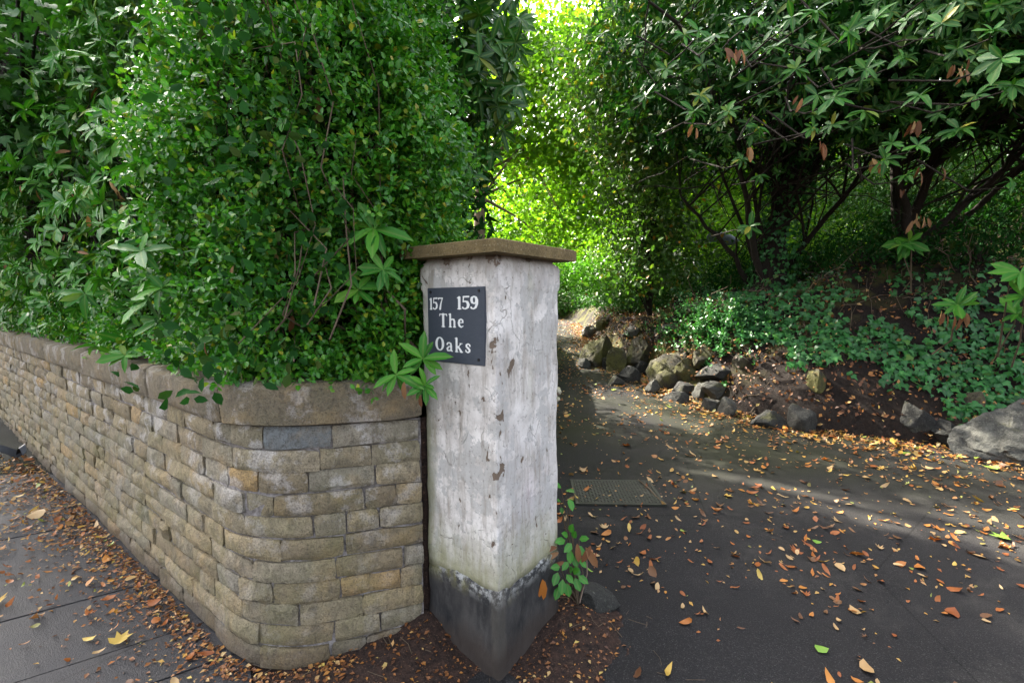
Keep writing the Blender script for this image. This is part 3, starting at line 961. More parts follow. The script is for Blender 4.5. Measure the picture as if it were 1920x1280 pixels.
def ring_box(levels, ix=9, iy=9, rad=0.008, seed=0, amp=0.003, lean=0.0, closed=True):
    """levels: list of (z, x0, x1, y0, y1) -> a box-like skin with slightly uneven faces and worn arrises"""
    ringuv = []
    ex = [0.0, 0.02] + list(np.linspace(0.02, 0.98, ix)[1:-1]) + [0.98, 1.0]
    ey = [0.0, 0.02] + list(np.linspace(0.02, 0.98, iy)[1:-1]) + [0.98, 1.0]
    for t in ex[:-1]: ringuv.append((t, 0.0))
    for t in ey[:-1]: ringuv.append((1.0, t))
    for t in ex[::-1][:-1]: ringuv.append((t, 1.0))
    for t in ey[::-1][:-1]: ringuv.append((0.0, t))
    uv = np.array(ringuv)
    cm = ((uv[:, 0] < .001) | (uv[:, 0] > .999)) & ((uv[:, 1] < .001) | (uv[:, 1] > .999))
    VV_ = []
    for (z, x0, x1, y0, y1) in levels:
        x = x0 + (x1 - x0) * uv[:, 0]; y = y0 + (y1 - y0) * uv[:, 1]
        x = np.where(cm, x + np.sign(.5 - uv[:, 0]) * rad * .6, x); y = np.where(cm, y + np.sign(.5 - uv[:, 1]) * rad * .6, y)
        VV_.append(np.stack([x, y, np.full(len(x), z)], 1))
    V = np.concatenate(VV_)
    cxy = V[:, :2].mean(0)
    dn = fbm(V, 7, seed, 4) * amp * 2 + vnoise(V, 38, seed + 5) * amp * 0.6
    rr = V[:, :2] - cxy
    sg = np.stack([np.where(np.abs(rr[:, 0]) > 0.17, np.sign(rr[:, 0]), 0), np.where(np.abs(rr[:, 1]) > 0.17, np.sign(rr[:, 1]), 0)], 1)
    V[:, :2] += sg * dn[:, None]
    V[:, 0] += -lean * V[:, 2] * 0.6; V[:, 1] += lean * V[:, 2] * 0.8
    n = len(uv); F = []
    for i in range(len(levels) - 1):
        for j in range(n):
            j2 = (j + 1) % n
            F.append([i * n + j, i * n + j2, (i + 1) * n + j2, (i + 1) * n + j])
    F.append([(len(levels) - 1) * n + j for j in range(n)])
    F.append([j for j in range(n - 1, -1, -1)])
    return V, F


LEAN = 0.008
lv = [(z, 0, PWX, 0, PWY) for z in np.concatenate([np.arange(0.35, 1.53, 0.035), [1.53]])]
for z, p in ((1.536, .001), (1.546, .006), (1.556, .009), (1.575, .009), (1.60, .008), (1.632, .008), (1.645, .004), (1.655, -.008), (1.67, -.012)):
    lv.append((z, min(.0, -p * .25) if p > 0 else -p, PWX + p * 1.9, min(.0, -p * .25) if p > 0 else -p, PWY + p * 1.2))
V, F = ring_box(lv, 14, 13, 0.003, 3, 0.0034, LEAN)
link('shaft', mesh_np('shaft', V, F, M_PIER, True), pier)
lv = [(z, -.006, PWX + .006, -.006, PWY + .006) for z in np.arange(-0.05, 0.345, 0.04)] + [(0.36, -.005, PWX + .005, -.005, PWY + .005), (0.372, 0.012, PWX - .01, 0.012, PWY - .012)]
V, F = ring_box(lv, 14, 13, 0.007, 8, 0.0065, LEAN)
# the painted line at the top of the base is uneven
topm = V[:, 2] > 0.32
V[topm, 2] += fbm(V[topm] * [1, 1, 0], 9, 4, 3) * 0.03
link('plinth', mesh_np('plinth', V, F, M_PLINTH), pier)
o_ = 0.050
lv = [(1.668, -.02, PWX + .02, -.02, PWY + .02), (1.671, -o_, PWX + o_ + .03, -o_, PWY + o_ + .03), (1.692, -o_ - .001, PWX + o_ + .031, -o_ - .001, PWY + o_ + .031), (1.716, -o_, PWX + o_ + .03, -o_, PWY + o_ + .03), (1.7195, -o_ + .006, PWX + o_ + .024, -o_ + .006, PWY + o_ + .024), (1.728, 0.1, PWX - .08, 0.1, PWY - .08)]
V, F = ring_box(lv, 9, 9, 0.004, 12, 0.0010, LEAN)
link('cap_stone', mesh_np('cap_stone', V, F, M_CAP, False), pier)
# lumps of old render that stick out from the right back edge
for k, (x, y, z, r_) in enumerate([(PWX + .005, .01, 1.095, .022), (PWX + 0.0, 0.004, 1.06, .014)]):
    q = np.random.default_rng(k).normal(0, 1, (26, 3)); q /= np.linalg.norm(q, axis=1)[:, None]
    import bmesh
    bm = bmesh.new(); bmesh.ops.create_icosphere(bm, subdivisions=2, radius=1)
    for v in bm.verts:
        v.co = Vector(v.co) * r_ * (1 + 0.35 * float(vnoise(np.array([v.co[:]]), 1.6, k)[0])); v.co.x *= 0.7
    me = bpy.data.meshes.new('render_lump'); bm.to_mesh(me); bm.free(); me.materials.append(M_PIER)
    link('render_lump', me, pier, (x - LEAN * z * .6, y + LEAN * z * .8, z))

# ------------------------------------------------------------------ name plate with lettering
ST = {
    '1': (.30, [[(.16, .05, .075), (.16, .9, .075)], [(.16, .9, .06), (.04, .84, .03)], [(.05, .03, .03), (.27, .03, .03)]]),
    '5': (.50, [[(.12, .93, .055), (.42, .94, .065)], [(.12, .93, .035), (.10, .55, .035)], [(.10, .55, .035), (.22, .6, .05), (.35, .55, .075), (.41, .35, .085), (.37, .15, .075), (.25, .05, .05), (.12, .06, .045), (.07, .14, .06)]]),
    '7': (.48, [[(.06, .84, .035), (.07, .94, .05), (.42, .93, .06)], [(.42, .92, .035), (.28, .5, .06), (.2, .06, .085)]]),
    '9': (.50, [[(.25, .95, .045), (.12, .86, .07), (.1, .68, .08), (.14, .5, .07), (.25, .43, .045), (.35, .5, .055), (.4, .7, .08), (.36, .87, .07), (.25, .95, .045)], [(.41, .7, .08), (.41, .4, .075), (.34, .15, .065), (.22, .05, .045), (.1, .08, .045), (.08, .16, .055)]]),
    'T': (.64, [[(.05, .95, .04), (.59, .95, .04)], [(.05, .95, .035), (.035, .8, .022)], [(.59, .95, .035), (.605, .8, .022)], [(.32, .95, .085), (.32, .05, .085)], [(.19, .03, .03), (.45, .03, .03)]]),
    'h': (.60, [[(.14, .96, .07), (.14, .05, .07)], [(.14, .97, .035), (.03, .95, .028)], [(.16, .48, .035), (.27, .6, .045), (.4, .58, .065), (.46, .45, .07), (.46, .05, .07)], [(.04, .03, .03), (.24, .03, .03)], [(.36, .03, .03), (.56, .03, .03)]]),
    'e': (.50, [[(.1, .36, .028), (.4, .37, .028)], [(.41, .38, .045), (.38, .54, .055), (.26, .63, .042), (.14, .53, .065), (.1, .34, .08), (.14, .14, .07), (.27, .04, .048), (.42, .12, .035)]]),
    'O': (.66, [[(.33 + .25 * math.sin(a), .5 + .45 * math.cos(a), .042 + .05 * abs(math.sin(a)) ** 1.5) for a in np.linspace(0, 2 * math.pi, 25)]]),
    'a': (.52, [[(.1, .5, .055), (.14, .6, .045), (.26, .63, .042), (.37, .56, .06), (.39, .4, .07), (.39, .08, .07)], [(.39, .08, .055), (.49, .03, .032)], [(.37, .38, .03), (.2, .33, .045), (.11, .2, .07), (.14, .07, .055), (.25, .05, .042), (.37, .16, .035)]]),
    'k': (.60, [[(.14, .96, .07), (.14, .05, .07)], [(.14, .97, .035), (.03, .95, .028)], [(.16, .26, .03), (.45, .6, .036)], [(.36, .62, .026), (.55, .62, .026)], [(.27, .38, .06), (.48, .05, .075)], [(.04, .03, .03), (.24, .03, .03)], [(.38, .03, .028), (.58, .03, .028)]]),
    's': (.42, [[(.35, .47, .04), (.33, .57, .048), (.22, .63, .042), (.1, .55, .055), (.11, .43, .06), (.22, .34, .07), (.32, .24, .065), (.32, .11, .055), (.2, .035, .042), (.08, .1, .048), (.065, .2, .038)]]),
}


def glyph(ch, n=34):
    """outline of one painted character as a flat mesh: distance to its strokes, contoured on a grid"""
    wd, strokes = ST[ch]
    h = 1.1 / n
    gx = np.arange(-0.06, wd + 0.08, h); gy = np.arange(-0.06, 1.06, h)
    GX, GY = np.meshgrid(gx, gy, indexing='ij')
    D = np.full(GX.shape, 9.0)
    for st in strokes:
        for (xa, ya, ra), (xb, yb, rb) in zip(st[:-1], st[1:]):
            dx, dy = xb - xa, yb - ya
            t = np.clip(((GX - xa) * dx + (GY - ya) * dy) / (dx * dx + dy * dy + 1e-9), 0, 1)
            D = np.minimum(D, np.hypot(GX - xa - t * dx, GY - ya - t * dy) - (ra + (rb - ra) * t))
    V, F, cache = [], [], {}

    def vid(x, y):
        k = (round(x, 5), round(y, 5))
        if k not in cache: cache[k] = len(V); V.append(k)
        return cache[k]
    for i in range(len(gx) - 1):
        for j in range(len(gy) - 1):
            q = [(i, j), (i + 1, j), (i + 1, j + 1), (i, j + 1)]
            d = [D[a] for a in q]
            if min(d) >= 0: continue
            poly = []
            for k in range(4):
                a, b = q[k], q[(k + 1) % 4]; da, db = d[k], d[(k + 1) % 4]
                if da < 0: poly.append(vid(gx[a[0]], gy[a[1]]))
                if (da < 0) != (db < 0):
                    t = da / (da - db)
                    poly.append(vid(gx[a[0]] + (gx[b[0]] - gx[a[0]]) * t, gy[a[1]] + (gy[b[1]] - gy[a[1]]) * t))
            poly = [p for k, p in enumerate(poly) if p != poly[k - 1]]
            if len(poly) >= 3: F.append(poly)
    return np.array(V), F, wd


# plate frame on the left face: Y runs to the left, so text runs towards -y
PL_Y0, PL_Y1, PL_Z0, PL_Z1 = 0.050, 0.368, 1.252, 1.552
plc = pier_world(0, (PL_Y0 + PL_Y1) / 2, PL_Z0)
plate = empty('name_plate', pier_world(-0.004, PL_Y1, PL_Z0) + np.array([-0.006, 0, 0]), 'dark slate sign with white lettering 157 159 The Oaks, fixed to the pier', 'sign', rz=-(PA))
PWd, PHt = PL_Y1 - PL_Y0, PL_Z1 - PL_Z0
# local: x towards the right of the sign, y into the pier, z up
V, F = [], []
for y in (-0.006, 0.006):
    for (x, z) in ((0.004, -.003), (PWd, 0), (PWd, PHt), (0.002, PHt - .002)):
        V.append((x, y, z))
bm = bmesh.new()
vs = [bm.verts.new(v) for v in V]
for f in ((0, 1, 2, 3), (7, 6, 5, 4), (0, 4, 5, 1), (1, 5, 6, 2), (2, 6, 7, 3), (3, 7, 4, 0)): bm.faces.new([vs[i] for i in f])
bmesh.ops.bevel(bm, geom=list(bm.edges), offset=0.0018, segments=2, affect='EDGES')
bmesh.ops.recalc_face_normals(bm, faces=bm.faces)
me = bpy.data.meshes.new('slate'); bm.to_mesh(me); bm.free(); me.materials.append(M_SLATE)
link('slate', me, plate)
LINES = [('157', .045, .30, .865, .70), ('159', .54, .90, .885, .71), ('The', .225, .665, .65, .47), ('Oaks', .15, .775, .335, .145)]
for txt, u0, u1, v1, v0 in LINES:
    u0, u1 = u0 * PWd, u1 * PWd
    z0, z1 = v0 * PHt, v1 * PHt
    gl = [glyph(c) for c in txt]
    gap = {'157': .0, '159': .0, 'The': .09, 'Oaks': .13}[txt]
    tw = sum(g[2] for g in gl) + gap * (len(gl) - 1)
    sx = (u1 - u0) / tw; sz = z1 - z0
    x = 0
    for gi, ((gv, gf, wd), ch) in enumerate(zip(gl, txt)):
        rise = 0.012 * (x / tw) * sz
        V = np.stack([u0 + (x + gv[:, 0]) * sx, np.full(len(gv), -0.0066), z0 + rise + gv[:, 1] * sz], 1)
        me = mesh_np('letter', V, gf, M_LETTER, False)
        link('letter' if ch.isalpha() else 'numeral', me, plate)
        x += wd + gap
for (x, z) in ((PWd * .9, PHt * .075), (PWd * .91, PHt * .95), (PWd * .07, PHt * .94)):
    bm = bmesh.new(); bmesh.ops.create_cone(bm, cap_ends=True, segments=14, radius1=0.0062, radius2=0.0045, depth=0.004, matrix=Matrix.Translation((x, -0.008, z)) @ Matrix.Rotation(math.pi / 2, 4, 'X'))
    me = bpy.data.meshes.new('screw'); bm.to_mesh(me); bm.free(); me.materials.append(M_SCREW)
    link('screw', me, plate)

# ------------------------------------------------------------------ soil heaped along the wall foot and round the pier
xs = np.arange(-1.5, 0.95, 0.018); ys = np.arange(1.25, 2.75, 0.018)
X, Y = np.meshgrid(xs, ys, indexing='ij')
P = np.stack([X.ravel(), Y.ravel(), 0 * X.ravel()], 1)


def soil_h(P):
    g = lambda x, y, rx, ry: np.exp(-(((P[:, 0] - x) / rx) ** 2 + ((P[:, 1] - y) / ry) ** 2))
    h = 0.13 * g(-0.42, 2.0, .22, .17) + 0.09 * g(.30, 2.12, .24, .22) + 0.02 * g(.2, 1.9, .2, .13) + 0.035 * g(-.6, 1.75, .35, .12) + 0.02 * g(.3, 1.75, .28, .2) - 0.03 * g(-.05, 1.70, .2, .12)
    edge = 0.038 * np.exp(-(((P[:, 0] + .25) / .75) ** 4 + ((P[:, 1] - 1.8) / .30) ** 4)) - 0.03
    n = fbm(P, 4, 21, 5) * 0.05 + fbm(P, 30, 22, 3) * 0.008
    return h + edge + n * np.clip((h + edge + .035) * 20, 0, 1)


Zs = soil_h(P)
V = np.stack([P[:, 0], P[:, 1], Zs], 1)
me = mesh_np('soil', V, grid_faces(len(xs), len(ys)), M_SOIL)
tag(link('soil', me), kind='structure')

# ------------------------------------------------------------------ leaves: templates
def leaf_tpl(wd, droop=0.15, fold=0.12, hi=True, tipx=0.0, shape=None):
    if hi:
        ys_ = np.array([0, .14, .42, .74, 1.0])
        ws = np.array([0, .62, 1.0, .68, 0]) if shape is None else np.array(shape)
        L = np.stack([-ws * wd, ys_, 0 * ys_], 1)[1:-1]; R = L * [-1, 1, 1]
        Mi = np.stack([0 * ys_, ys_, 0 * ys_], 1)
        V = np.concatenate([Mi, L, R])          # 0-4 mid, 5-7 left, 8-10 right
        V[:, 2] = np.abs(V[:, 0]) * fold * 2 - droop * V[:, 1] ** 2
        F = [(0, 1, 5), (1, 2, 6, 5), (2, 3, 7, 6), (3, 4, 7), (0, 8, 1), (1, 8, 9, 2), (2, 9, 10, 3), (3, 10, 4)]
        T = []
        for f in F:
            for k in range(1, len(f) - 1): T.append((f[0], f[k], f[k + 1]))
        mid = np.array([1] * 5 + [0] * 6, float)
        return V, np.array(T), mid
    V = np.array([[0, 0, 0], [-wd, .45, wd * fold * 2], [0, 1, -droop], [wd, .45, wd * fold * 2]], float)
    return V, np.array([[0, 2, 1], [0, 3, 2]]), np.array([1, 0, 1, 0], float)


def leaf_mid(wd, droop, fold):
    V = np.array([[0, 0, 0], [0, .32, 0], [0, .72, 0], [0, 1, 0], [-wd * .92, .32, 0], [-wd * .85, .70, 0], [wd * .92, .32, 0], [wd * .85, .70, 0]], float)
    V[:, 2] = np.abs(V[:, 0]) * fold * 2 - droop * V[:, 1] ** 2
    T = np.array([(0, 1, 4), (1, 2, 5), (1, 5, 4), (2, 3, 5), (0, 6, 1), (1, 6, 7), (1, 7, 2), (2, 7, 3)])
    return V, T, np.array([1, 1, 1, 1, 0, 0, 0, 0], float)


T_PRIVET = leaf_mid(0.30, 0.10, 0.15)
RH_A = leaf_tpl(0.165, 0.18, 0.18, True, shape=[0, .55, .95, .85, 0])
RH_B = leaf_tpl(0.145, 0.42, 0.30, True, shape=[0, .6, 1.0, .8, 0])
RH_C = leaf_tpl(0.185, 0.05, 0.10, True, shape=[0, .5, .9, .95, 0])
RH_B[0][:, 0] += .10 * RH_B[0][:, 1] ** 2
RH_C[0][:, 0] -= .08 * RH_C[0][:, 1] ** 2
RH_C[0][:, 2] += .10 * RH_C[0][:, 1] * RH_C[0][:, 0] * 3
T_RHODO = RH_A
T_RHODOS = [RH_A, RH_B, RH_C]
T_LO = leaf_tpl(0.30, 0.12, 0.15, False)
T_LOLONG = leaf_tpl(0.18, 0.2, 0.15, False)
T_BROAD = leaf_tpl(0.42, 0.12, 0.12, False)
# ivy: five-cornered
iv = np.array([[0, .30, .03], [0, 0, 0], [-.30, -.04, 0], [-.46, .28, -.05], [-.20, .46, .0], [0, 1.0, -.10], [.20, .46, .0], [.46, .28, -.05], [.30, -.04, 0]])
T_IVY = (iv, np.array([(0, k, k + 1) for k in range(1, 8)] + [(0, 8, 1)])[:, [0, 2, 1]], np.array([1, .6, 0, .3, 0, .5, 0, .3, 0], float))
# maple-like
mp = np.array([[0, .35, .02], [0, 0, 0], [-.25, .02, 0], [-.50, .22, -.05], [-.27, .38, .0], [-.42, .72, -.06], [-.14, .62, 0], [0, 1.0, -.1], [.14, .62, 0], [.42, .72, -.06], [.27, .38, 0], [.50, .22, -.05], [.25, .02, 0]])
T_MAPLE = (mp, np.array([(0, k, k + 1) for k in range(1, 12)] + [(0, 12, 1)])[:, [0, 2, 1]], np.array([1, .6] + [0, .3] * 5 + [0], float))


def frames(direction, normal):
    """rotation with leaf axis y along direction, leaf upper side z near normal"""
    y = direction / (np.linalg.norm(direction, axis=1)[:, None] + 1e-9)
    x = np.cross(y, normal); x /= np.linalg.norm(x, axis=1)[:, None] + 1e-9
    z = np.cross(x, y)
    return np.stack([x, y, z], -1)          # columns


def leaf_arrays(tpl, P, R, sc):
    V0, F0, mid = tpl
    V = np.einsum('nij,vj->nvi', R, V0) * sc[:, None, None] + P[:, None, :]
    n, v = len(P), len(V0)
    F = (F0[None] + (np.arange(n) * v)[:, None, None]).reshape(-1, F0.shape[1])
    return V.reshape(-1, 3), F, np.tile(mid, n)


def bulk_leaves(name, tpl, P, R, sc, mat, parent, kind='stuff', off=None):
    if len(P) == 0: return None
    V, F, mid = leaf_arrays(tpl, P, R, sc)
    if off is not None: V = V - np.asarray(off)
    r = np.repeat(rng.random(len(P)), len(tpl[0]))
    me = mesh_np(name, V, F, mat, True, {'rnd': r, 'mid': mid})
    return link(name, me, parent, kind=kind)


_h = np.array([[0, 0, 0], [-.3, .32, .05], [-.25, .7, .03], [0, 1, -.1], [.25, .7, .03], [.3, .32, .05]])
T_HEX = (_h, np.array([(0, 3, 2), (0, 2, 1), (0, 4, 3), (0, 5, 4)]), np.array([1, 0, 0, 1, 0, 0], float))

_TPLMESH = {}


def one_leaf_mesh(tpl, mat, nm='leaf'):
    k = (id(tpl[0]), mat.name)
    if k not in _TPLMESH:
        _TPLMESH[k] = mesh_np(nm, tpl[0], tpl[1], mat, True, {'mid': tpl[2]})
    return _TPLMESH[k]


def put_leaf(name, me, parent, P, R, sc, off):
    o = bpy.data.objects.new(name, me)
    COL.objects.link(o)
    o.parent = parent
    M = Matrix(R.tolist()) @ Matrix.Diagonal((sc, sc, sc))
    M = M.to_4x4()
    M.translation = Vector(P - off)
    o.matrix_basis = M
    return o


def choose_front(P, R, sc, tpl, n, cell=9.0):
    """indices of the n leaves that show largest: nearest of their patch of the view, biggest first"""
    C = P + R[:, :, 1] * (sc * 0.5)[:, None]
    px, py, zc = proj(C)
    ok = (zc > .4) & (px > -20) & (px < 1940) & (py > -20) & (py < 1300)
    idx = np.nonzero(ok)[0]
    if len(idx) == 0: return np.array([], int)
    cellid = (px[idx] // cell).astype(int) * 10000 + (py[idx] // cell).astype(int)
    o = np.lexsort((zc[idx], cellid))
    idx, cellid = idx[o], cellid[o]
    first = np.concatenate([[True], cellid[1:] != cellid[:-1]])
    f = idx[first]
    view = C[f] - EYE; view /= np.linalg.norm(view, axis=1)[:, None]
    face = np.abs((R[f][:, :, 2] * view).sum(1)) * .8 + .2
    size = sc[f] / zc[f] * face
    return f[np.argsort(-size)[:n]]


def foliage(parent, off, tpl, P, R, sc, mat, n_parts=300, name='foliage', lname='leaf', tpl_lo=None, cell=9.0):
    if isinstance(tpl, list):
        which = rng.integers(0, len(tpl), len(P))
        pick = choose_front(P, R, sc, tpl[0], n_parts, cell) if n_parts else np.array([], int)
        for i in pick: put_leaf(lname, one_leaf_mesh(tpl[which[i]], mat, lname), parent, P[i], R[i], float(sc[i]), off)
        m = np.ones(len(P), bool); m[pick] = False
        for q in range(len(tpl)):
            mm = m & (which == q)
            bulk_leaves(name, tpl[q], P[mm], R[mm], sc[mm], mat, parent, 'stuff', off)
        return
    pick = choose_front(P, R, sc, tpl, n_parts, cell) if n_parts else np.array([], int)
    me = one_leaf_mesh(tpl, mat, lname)
    for i in pick: put_leaf(lname, me, parent, P[i], R[i], float(sc[i]), off)
    m = np.ones(len(P), bool); m[pick] = False
    bulk_leaves(name, tpl, P[m], R[m], sc[m], mat, parent, 'stuff', off)


def unit(v): return v / (np.linalg.norm(v, axis=-1, keepdims=True) + 1e-9)


def rosettes(P, A, nleaf=(7, 11), length=0.13, spread=(0.15, 0.75), r=None, up=0.35):
    """whorls of long leaves at P around axes A"""
    r = r or rng
    PP, DD, NN, SS_ = [], [], [], []
    for p, a in zip(P, A):
        a = a / np.linalg.norm(a)
        t = np.cross(a, [0, 0, 1.0]);
        if np.linalg.norm(t) < .1: t = np.array([1.0, 0, 0])
        t /= np.linalg.norm(t); b = np.cross(a, t)
        n = r.integers(*nleaf)
        ph = r.uniform(0, 6.28); Lk = length * r.uniform(.72, 1.15); dk = r.uniform(.3, 1.6)
        for k in range(n):
            an = ph + k * 2.399 + r.normal(0, .12)
            rad = math.cos(an) * t + math.sin(an) * b
            el = r.uniform(*spread) * (1 - .5 * k / n)
            d = rad * math.cos(el) + a * math.sin(el)
            d[2] -= r.uniform(0, up) * dk
            d = d + r.normal(0, .12, 3)
            PP.append(p + a * (0.012 * k / n)); DD.append(d)
            nn = a * math.cos(el) - rad * math.sin(el) + np.array([0, 0, .25])
            NN.append(nn + r.normal(0, .15, 3)); SS_.append(Lk * r.uniform(.6, 1.12))
    PP, DD, NN, SS_ = map(np.array, (PP, DD, NN, SS_))
    return PP, frames(DD, NN), SS_


def shoots(P, A, L, nl, leaf, r=None, jitter=.3, flat=0.35):
    """twigs from P along A with leaves in opposite pairs; returns leaf P,R,sc and the twig paths"""
    r = r or rng
    n = len(P)
    A = unit(A)
    ref = unit(np.cross(A, np.array([0.1, 0.2, 1.0]) + r.normal(0, .4, (n, 3))))
    bb = np.cross(A, ref)
    PP, DD, NN, SS_ = [], [], [], []
    for k in range(nl):
        t = (k // 2 + 0.6) / (nl / 2)
        pos = P + A * (L * t)[:, None] + np.array([0, 0, -1.0]) * (0.15 * L * t * t)[:, None]
        sgn = 1 if k % 2 == 0 else -1
        tw = (k // 2) * 1.57 * .55
        side = ref * math.cos(tw) + bb * math.sin(tw)
        d = side * sgn + A * 0.55 + r.normal(0, jitter, (n, 3))
        nn = A * .6 + np.array([0, 0, .65]) + r.normal(0, flat, (n, 3))
        PP.append(pos); DD.append(d); NN.append(nn)
        SS_.append(leaf * r.uniform(.65, 1.15, n) * (1 - .25 * t))
    d = A + r.normal(0, .2, (n, 3))
    PP.append(P + A * L[:, None]); DD.append(d); NN.append(ref); SS_.append(leaf * r.uniform(.5, .9, n))
    PP = np.concatenate(PP); DD = np.concatenate(DD); NN = np.concatenate(NN); SS_ = np.concatenate(SS_)
    return PP, frames(DD, NN), SS_


# ------------------------------------------------------------------ the hedge above the wall
HP = [WP[k] for k in range(len(WP))]
back = []
p = E2.copy()
for a in np.linspace(18, 97, 9):
    p = p + 0.07 * np.array([math.cos(math.radians(a)), math.sin(math.radians(a))]); back.append(p)
for k in range(34):
    p = p + 0.1 * np.array([math.cos(math.radians(97)), math.sin(math.radians(97))]); back.append(p)
HPp = np.concatenate([WP, np.array(back) + [-0.26, 0.05]])
HS = np.concatenate([[0], np.cumsum(np.linalg.norm(np.diff(HPp, axis=0), axis=1))]); HS = HS - HS[len(WP) - 1]


def hedge_pt(s, z, depth):
    x = np.interp(s, HS, HPp[:, 0]); y = np.interp(s, HS, HPp[:, 1])
    e = .12
    tx = np.interp(s + e, HS, HPp[:, 0]) - np.interp(s - e, HS, HPp[:, 0]); ty = np.interp(s + e, HS, HPp[:, 1]) - np.interp(s - e, HS, HPp[:, 1])
    L = np.hypot(tx, ty) + 1e-9
    n = np.stack([ty / L, -tx / L], -1)
    prof = np.interp(z, [1.1, 1.25, 1.6, 2.1, 2.7, 3.4, 4.2], [-.17, -.07, .0, -.03, -.10, -.25, -.5])
    Q = np.stack([s * 1.0, z, 0 * z], -1)
    lump = fbm(Q, 1.5, 31, 3) * 0.36 + fbm(Q, 4.5, 33, 2) * 0.14
    o = prof + lump * np.clip((z - 1.08) * 2.6, .12, 1) - depth
    P = np.stack([x + n[..., 0] * o, y + n[..., 1] * o, z], -1)
    return P, np.concatenate([n, np.zeros(n.shape[:-1] + (1,))], -1)


hedge = empty('privet_hedge', (-0.95, 2.3, 1.15), 'dense hedge of small glossy round leaves growing over the curved end of the wall', 'hedge')
hoff = np.array(hedge.location)
n = 10500
s = rng.uniform(-2.0, 1.6, n)
z = 1.16 + 2.6 * rng.random(n) ** 1.05
dep = np.minimum(rng.exponential(.08, n), .4)
# thinner at the left where the rhododendron takes over
edge_s = -1.25 + 0.5 * (2.0 - z) + 0.25 * fbm(np.stack([s, z, 0 * z], 1), 2.0, 41, 2)
k = (s > edge_s - rng.exponential(.12, n))
gap = fbm(np.stack([s, z, 0 * z], 1), 3.2, 44, 2) < -0.38
k &= ~(gap & (dep < .14))
s, z, dep = s[k], z[k], dep[k]
P, Nn = hedge_pt(s, z, dep)
A = Nn * .9 + np.array([0, 0, .30]) + rng.normal(0, .5, P.shape)
Ls = rng.uniform(.07, .17, len(P))
lp, lr, ls = shoots(P, A, Ls, 8, 0.037)


def clear_of_pier(Q):
    d_ = Q[:, :2] - PC
    lx = d_[:, 0] * math.sin(PA) + d_[:, 1] * math.cos(PA); ly = -d_[:, 0] * math.cos(PA) + d_[:, 1] * math.sin(PA)
    return ~((lx < .5) & (ly < .405) & (Q[:, 2] < 1.80))


kp = clear_of_pier(lp); lp, lr, ls = lp[kp], lr[kp], ls[kp]
foliage(hedge, hoff, T_PRIVET, lp, lr, ls, M_PRIVET, 300)
# shoots that trail over the coping
s = rng.uniform(-1.5, -0.10, 190); z = rng.uniform(1.19, 1.27, 190)
_, Nn = hedge_pt(s, z, 0 * s)
P = wall_map(s, rng.uniform(-.12, .0, 190), z)
kk = fbm(np.stack([s, 0 * s, 0 * s], 1), 3.5, 47, 2) > -0.12
P, Nn = P[kk], Nn[kk]
lp, lr, ls = shoots(P, Nn + np.array([0, 0, .25]) + rng.normal(0, .35, P.shape), rng.uniform(.06, .13, len(P)), 8, .036)
kp = clear_of_pier(lp); lp, lr, ls = lp[kp], lr[kp], ls[kp]
bulk_leaves('foliage', T_PRIVET, lp, lr, ls, M_PRIVET, hedge, 'stuff', hoff)
# inner leaves with shade put into their colour, and stems
n = 22000
s = rng.uniform(-2.0, 1.9, n); z = rng.uniform(1.22, 4.2, n)
P, Nn = hedge_pt(s, z, rng.uniform(.33, .80, n))
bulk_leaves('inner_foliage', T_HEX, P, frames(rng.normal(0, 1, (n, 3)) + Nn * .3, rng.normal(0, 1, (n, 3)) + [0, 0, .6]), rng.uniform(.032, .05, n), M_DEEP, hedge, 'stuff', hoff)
paths = []
for k in range(150):
    s0 = rng.uniform(-1.8, 1.5); z0 = rng.uniform(1.15, 1.5); d0 = rng.uniform(.2, .5)
    m = 7
    sq = s0 + np.cumsum(rng.normal(0, .05, m)); zq = z0 + np.linspace(0, rng.uniform(.5, 2.2), m); dq = d0 + np.cumsum(rng.normal(-.01, .03, m))
    Q, _ = hedge_pt(sq, zq, np.maximum(dq, .10))
    paths.append((Q, np.linspace(rng.uniform(.002, .005), .0015, m)))
V, F = tubes(paths, 5)
link('stem', mesh_np('stem', V - hoff, F, M_TWIG), hedge, kind='stuff')
# bare twigs poking out near the top
paths = []
for k in range(40):
    s0 = rng.uniform(-1.3, -.7); z0 = rng.uniform(2.55, 3.0)
    Q0, N0 = hedge_pt(np.array([s0]), np.array([z0]), np.array([0.05]))
    d = N0[0] * .3 + np.array([rng.normal(0, .5), 0, rng.uniform(.2, 1)]); d /= np.linalg.norm(d)
    t = np.linspace(0, 1, 5)[:, None] * rng.uniform(.12, .35)
    paths.append((Q0[0] + d * t + np.array([0, 0, -.15]) * t ** 2, np.linspace(.0022, .001, 5)))
V, F = tubes(paths, 5)
link('bare_twig', mesh_np('bare_twig', V - hoff, F, M_TWIG), hedge, kind='stuff')

# ------------------------------------------------------------------ rhododendron to the left of the hedge
rh = empty('rhododendron_bush', (-2.9, 3.3, 1.15), 'long-leaved rhododendron bush hanging over the far stretch of the roadside wall', 'bush')
roff = np.array(rh.location)
n = 900
s = rng.uniform(-7.5, -.75, n); z = 1.2 + 2.9 * rng.random(n)
edge_s = -1.05 + 0.5 * (2.0 - z)
k = s < edge_s + rng.normal(0, .16, n)
s, z = s[k], z[k]
P, Nn = hedge_pt(s, z, rng.uniform(-.16, .14, len(s)))
A = Nn * .9 + np.array([0, 0, .45]) + rng.normal(0, .35, P.shape)
lp, lr, ls = rosettes(P, A, (7, 11), .125)
foliage(rh, roff, T_RHODOS, lp, lr, ls, M_RHODO, 300)
n = 1700
s = rng.uniform(-9.5, -1.0, n); z = rng.uniform(1.15, 4.2, n)
k = s < -1.0 + .4 * (2 - z); s, z = s[k], z[k]
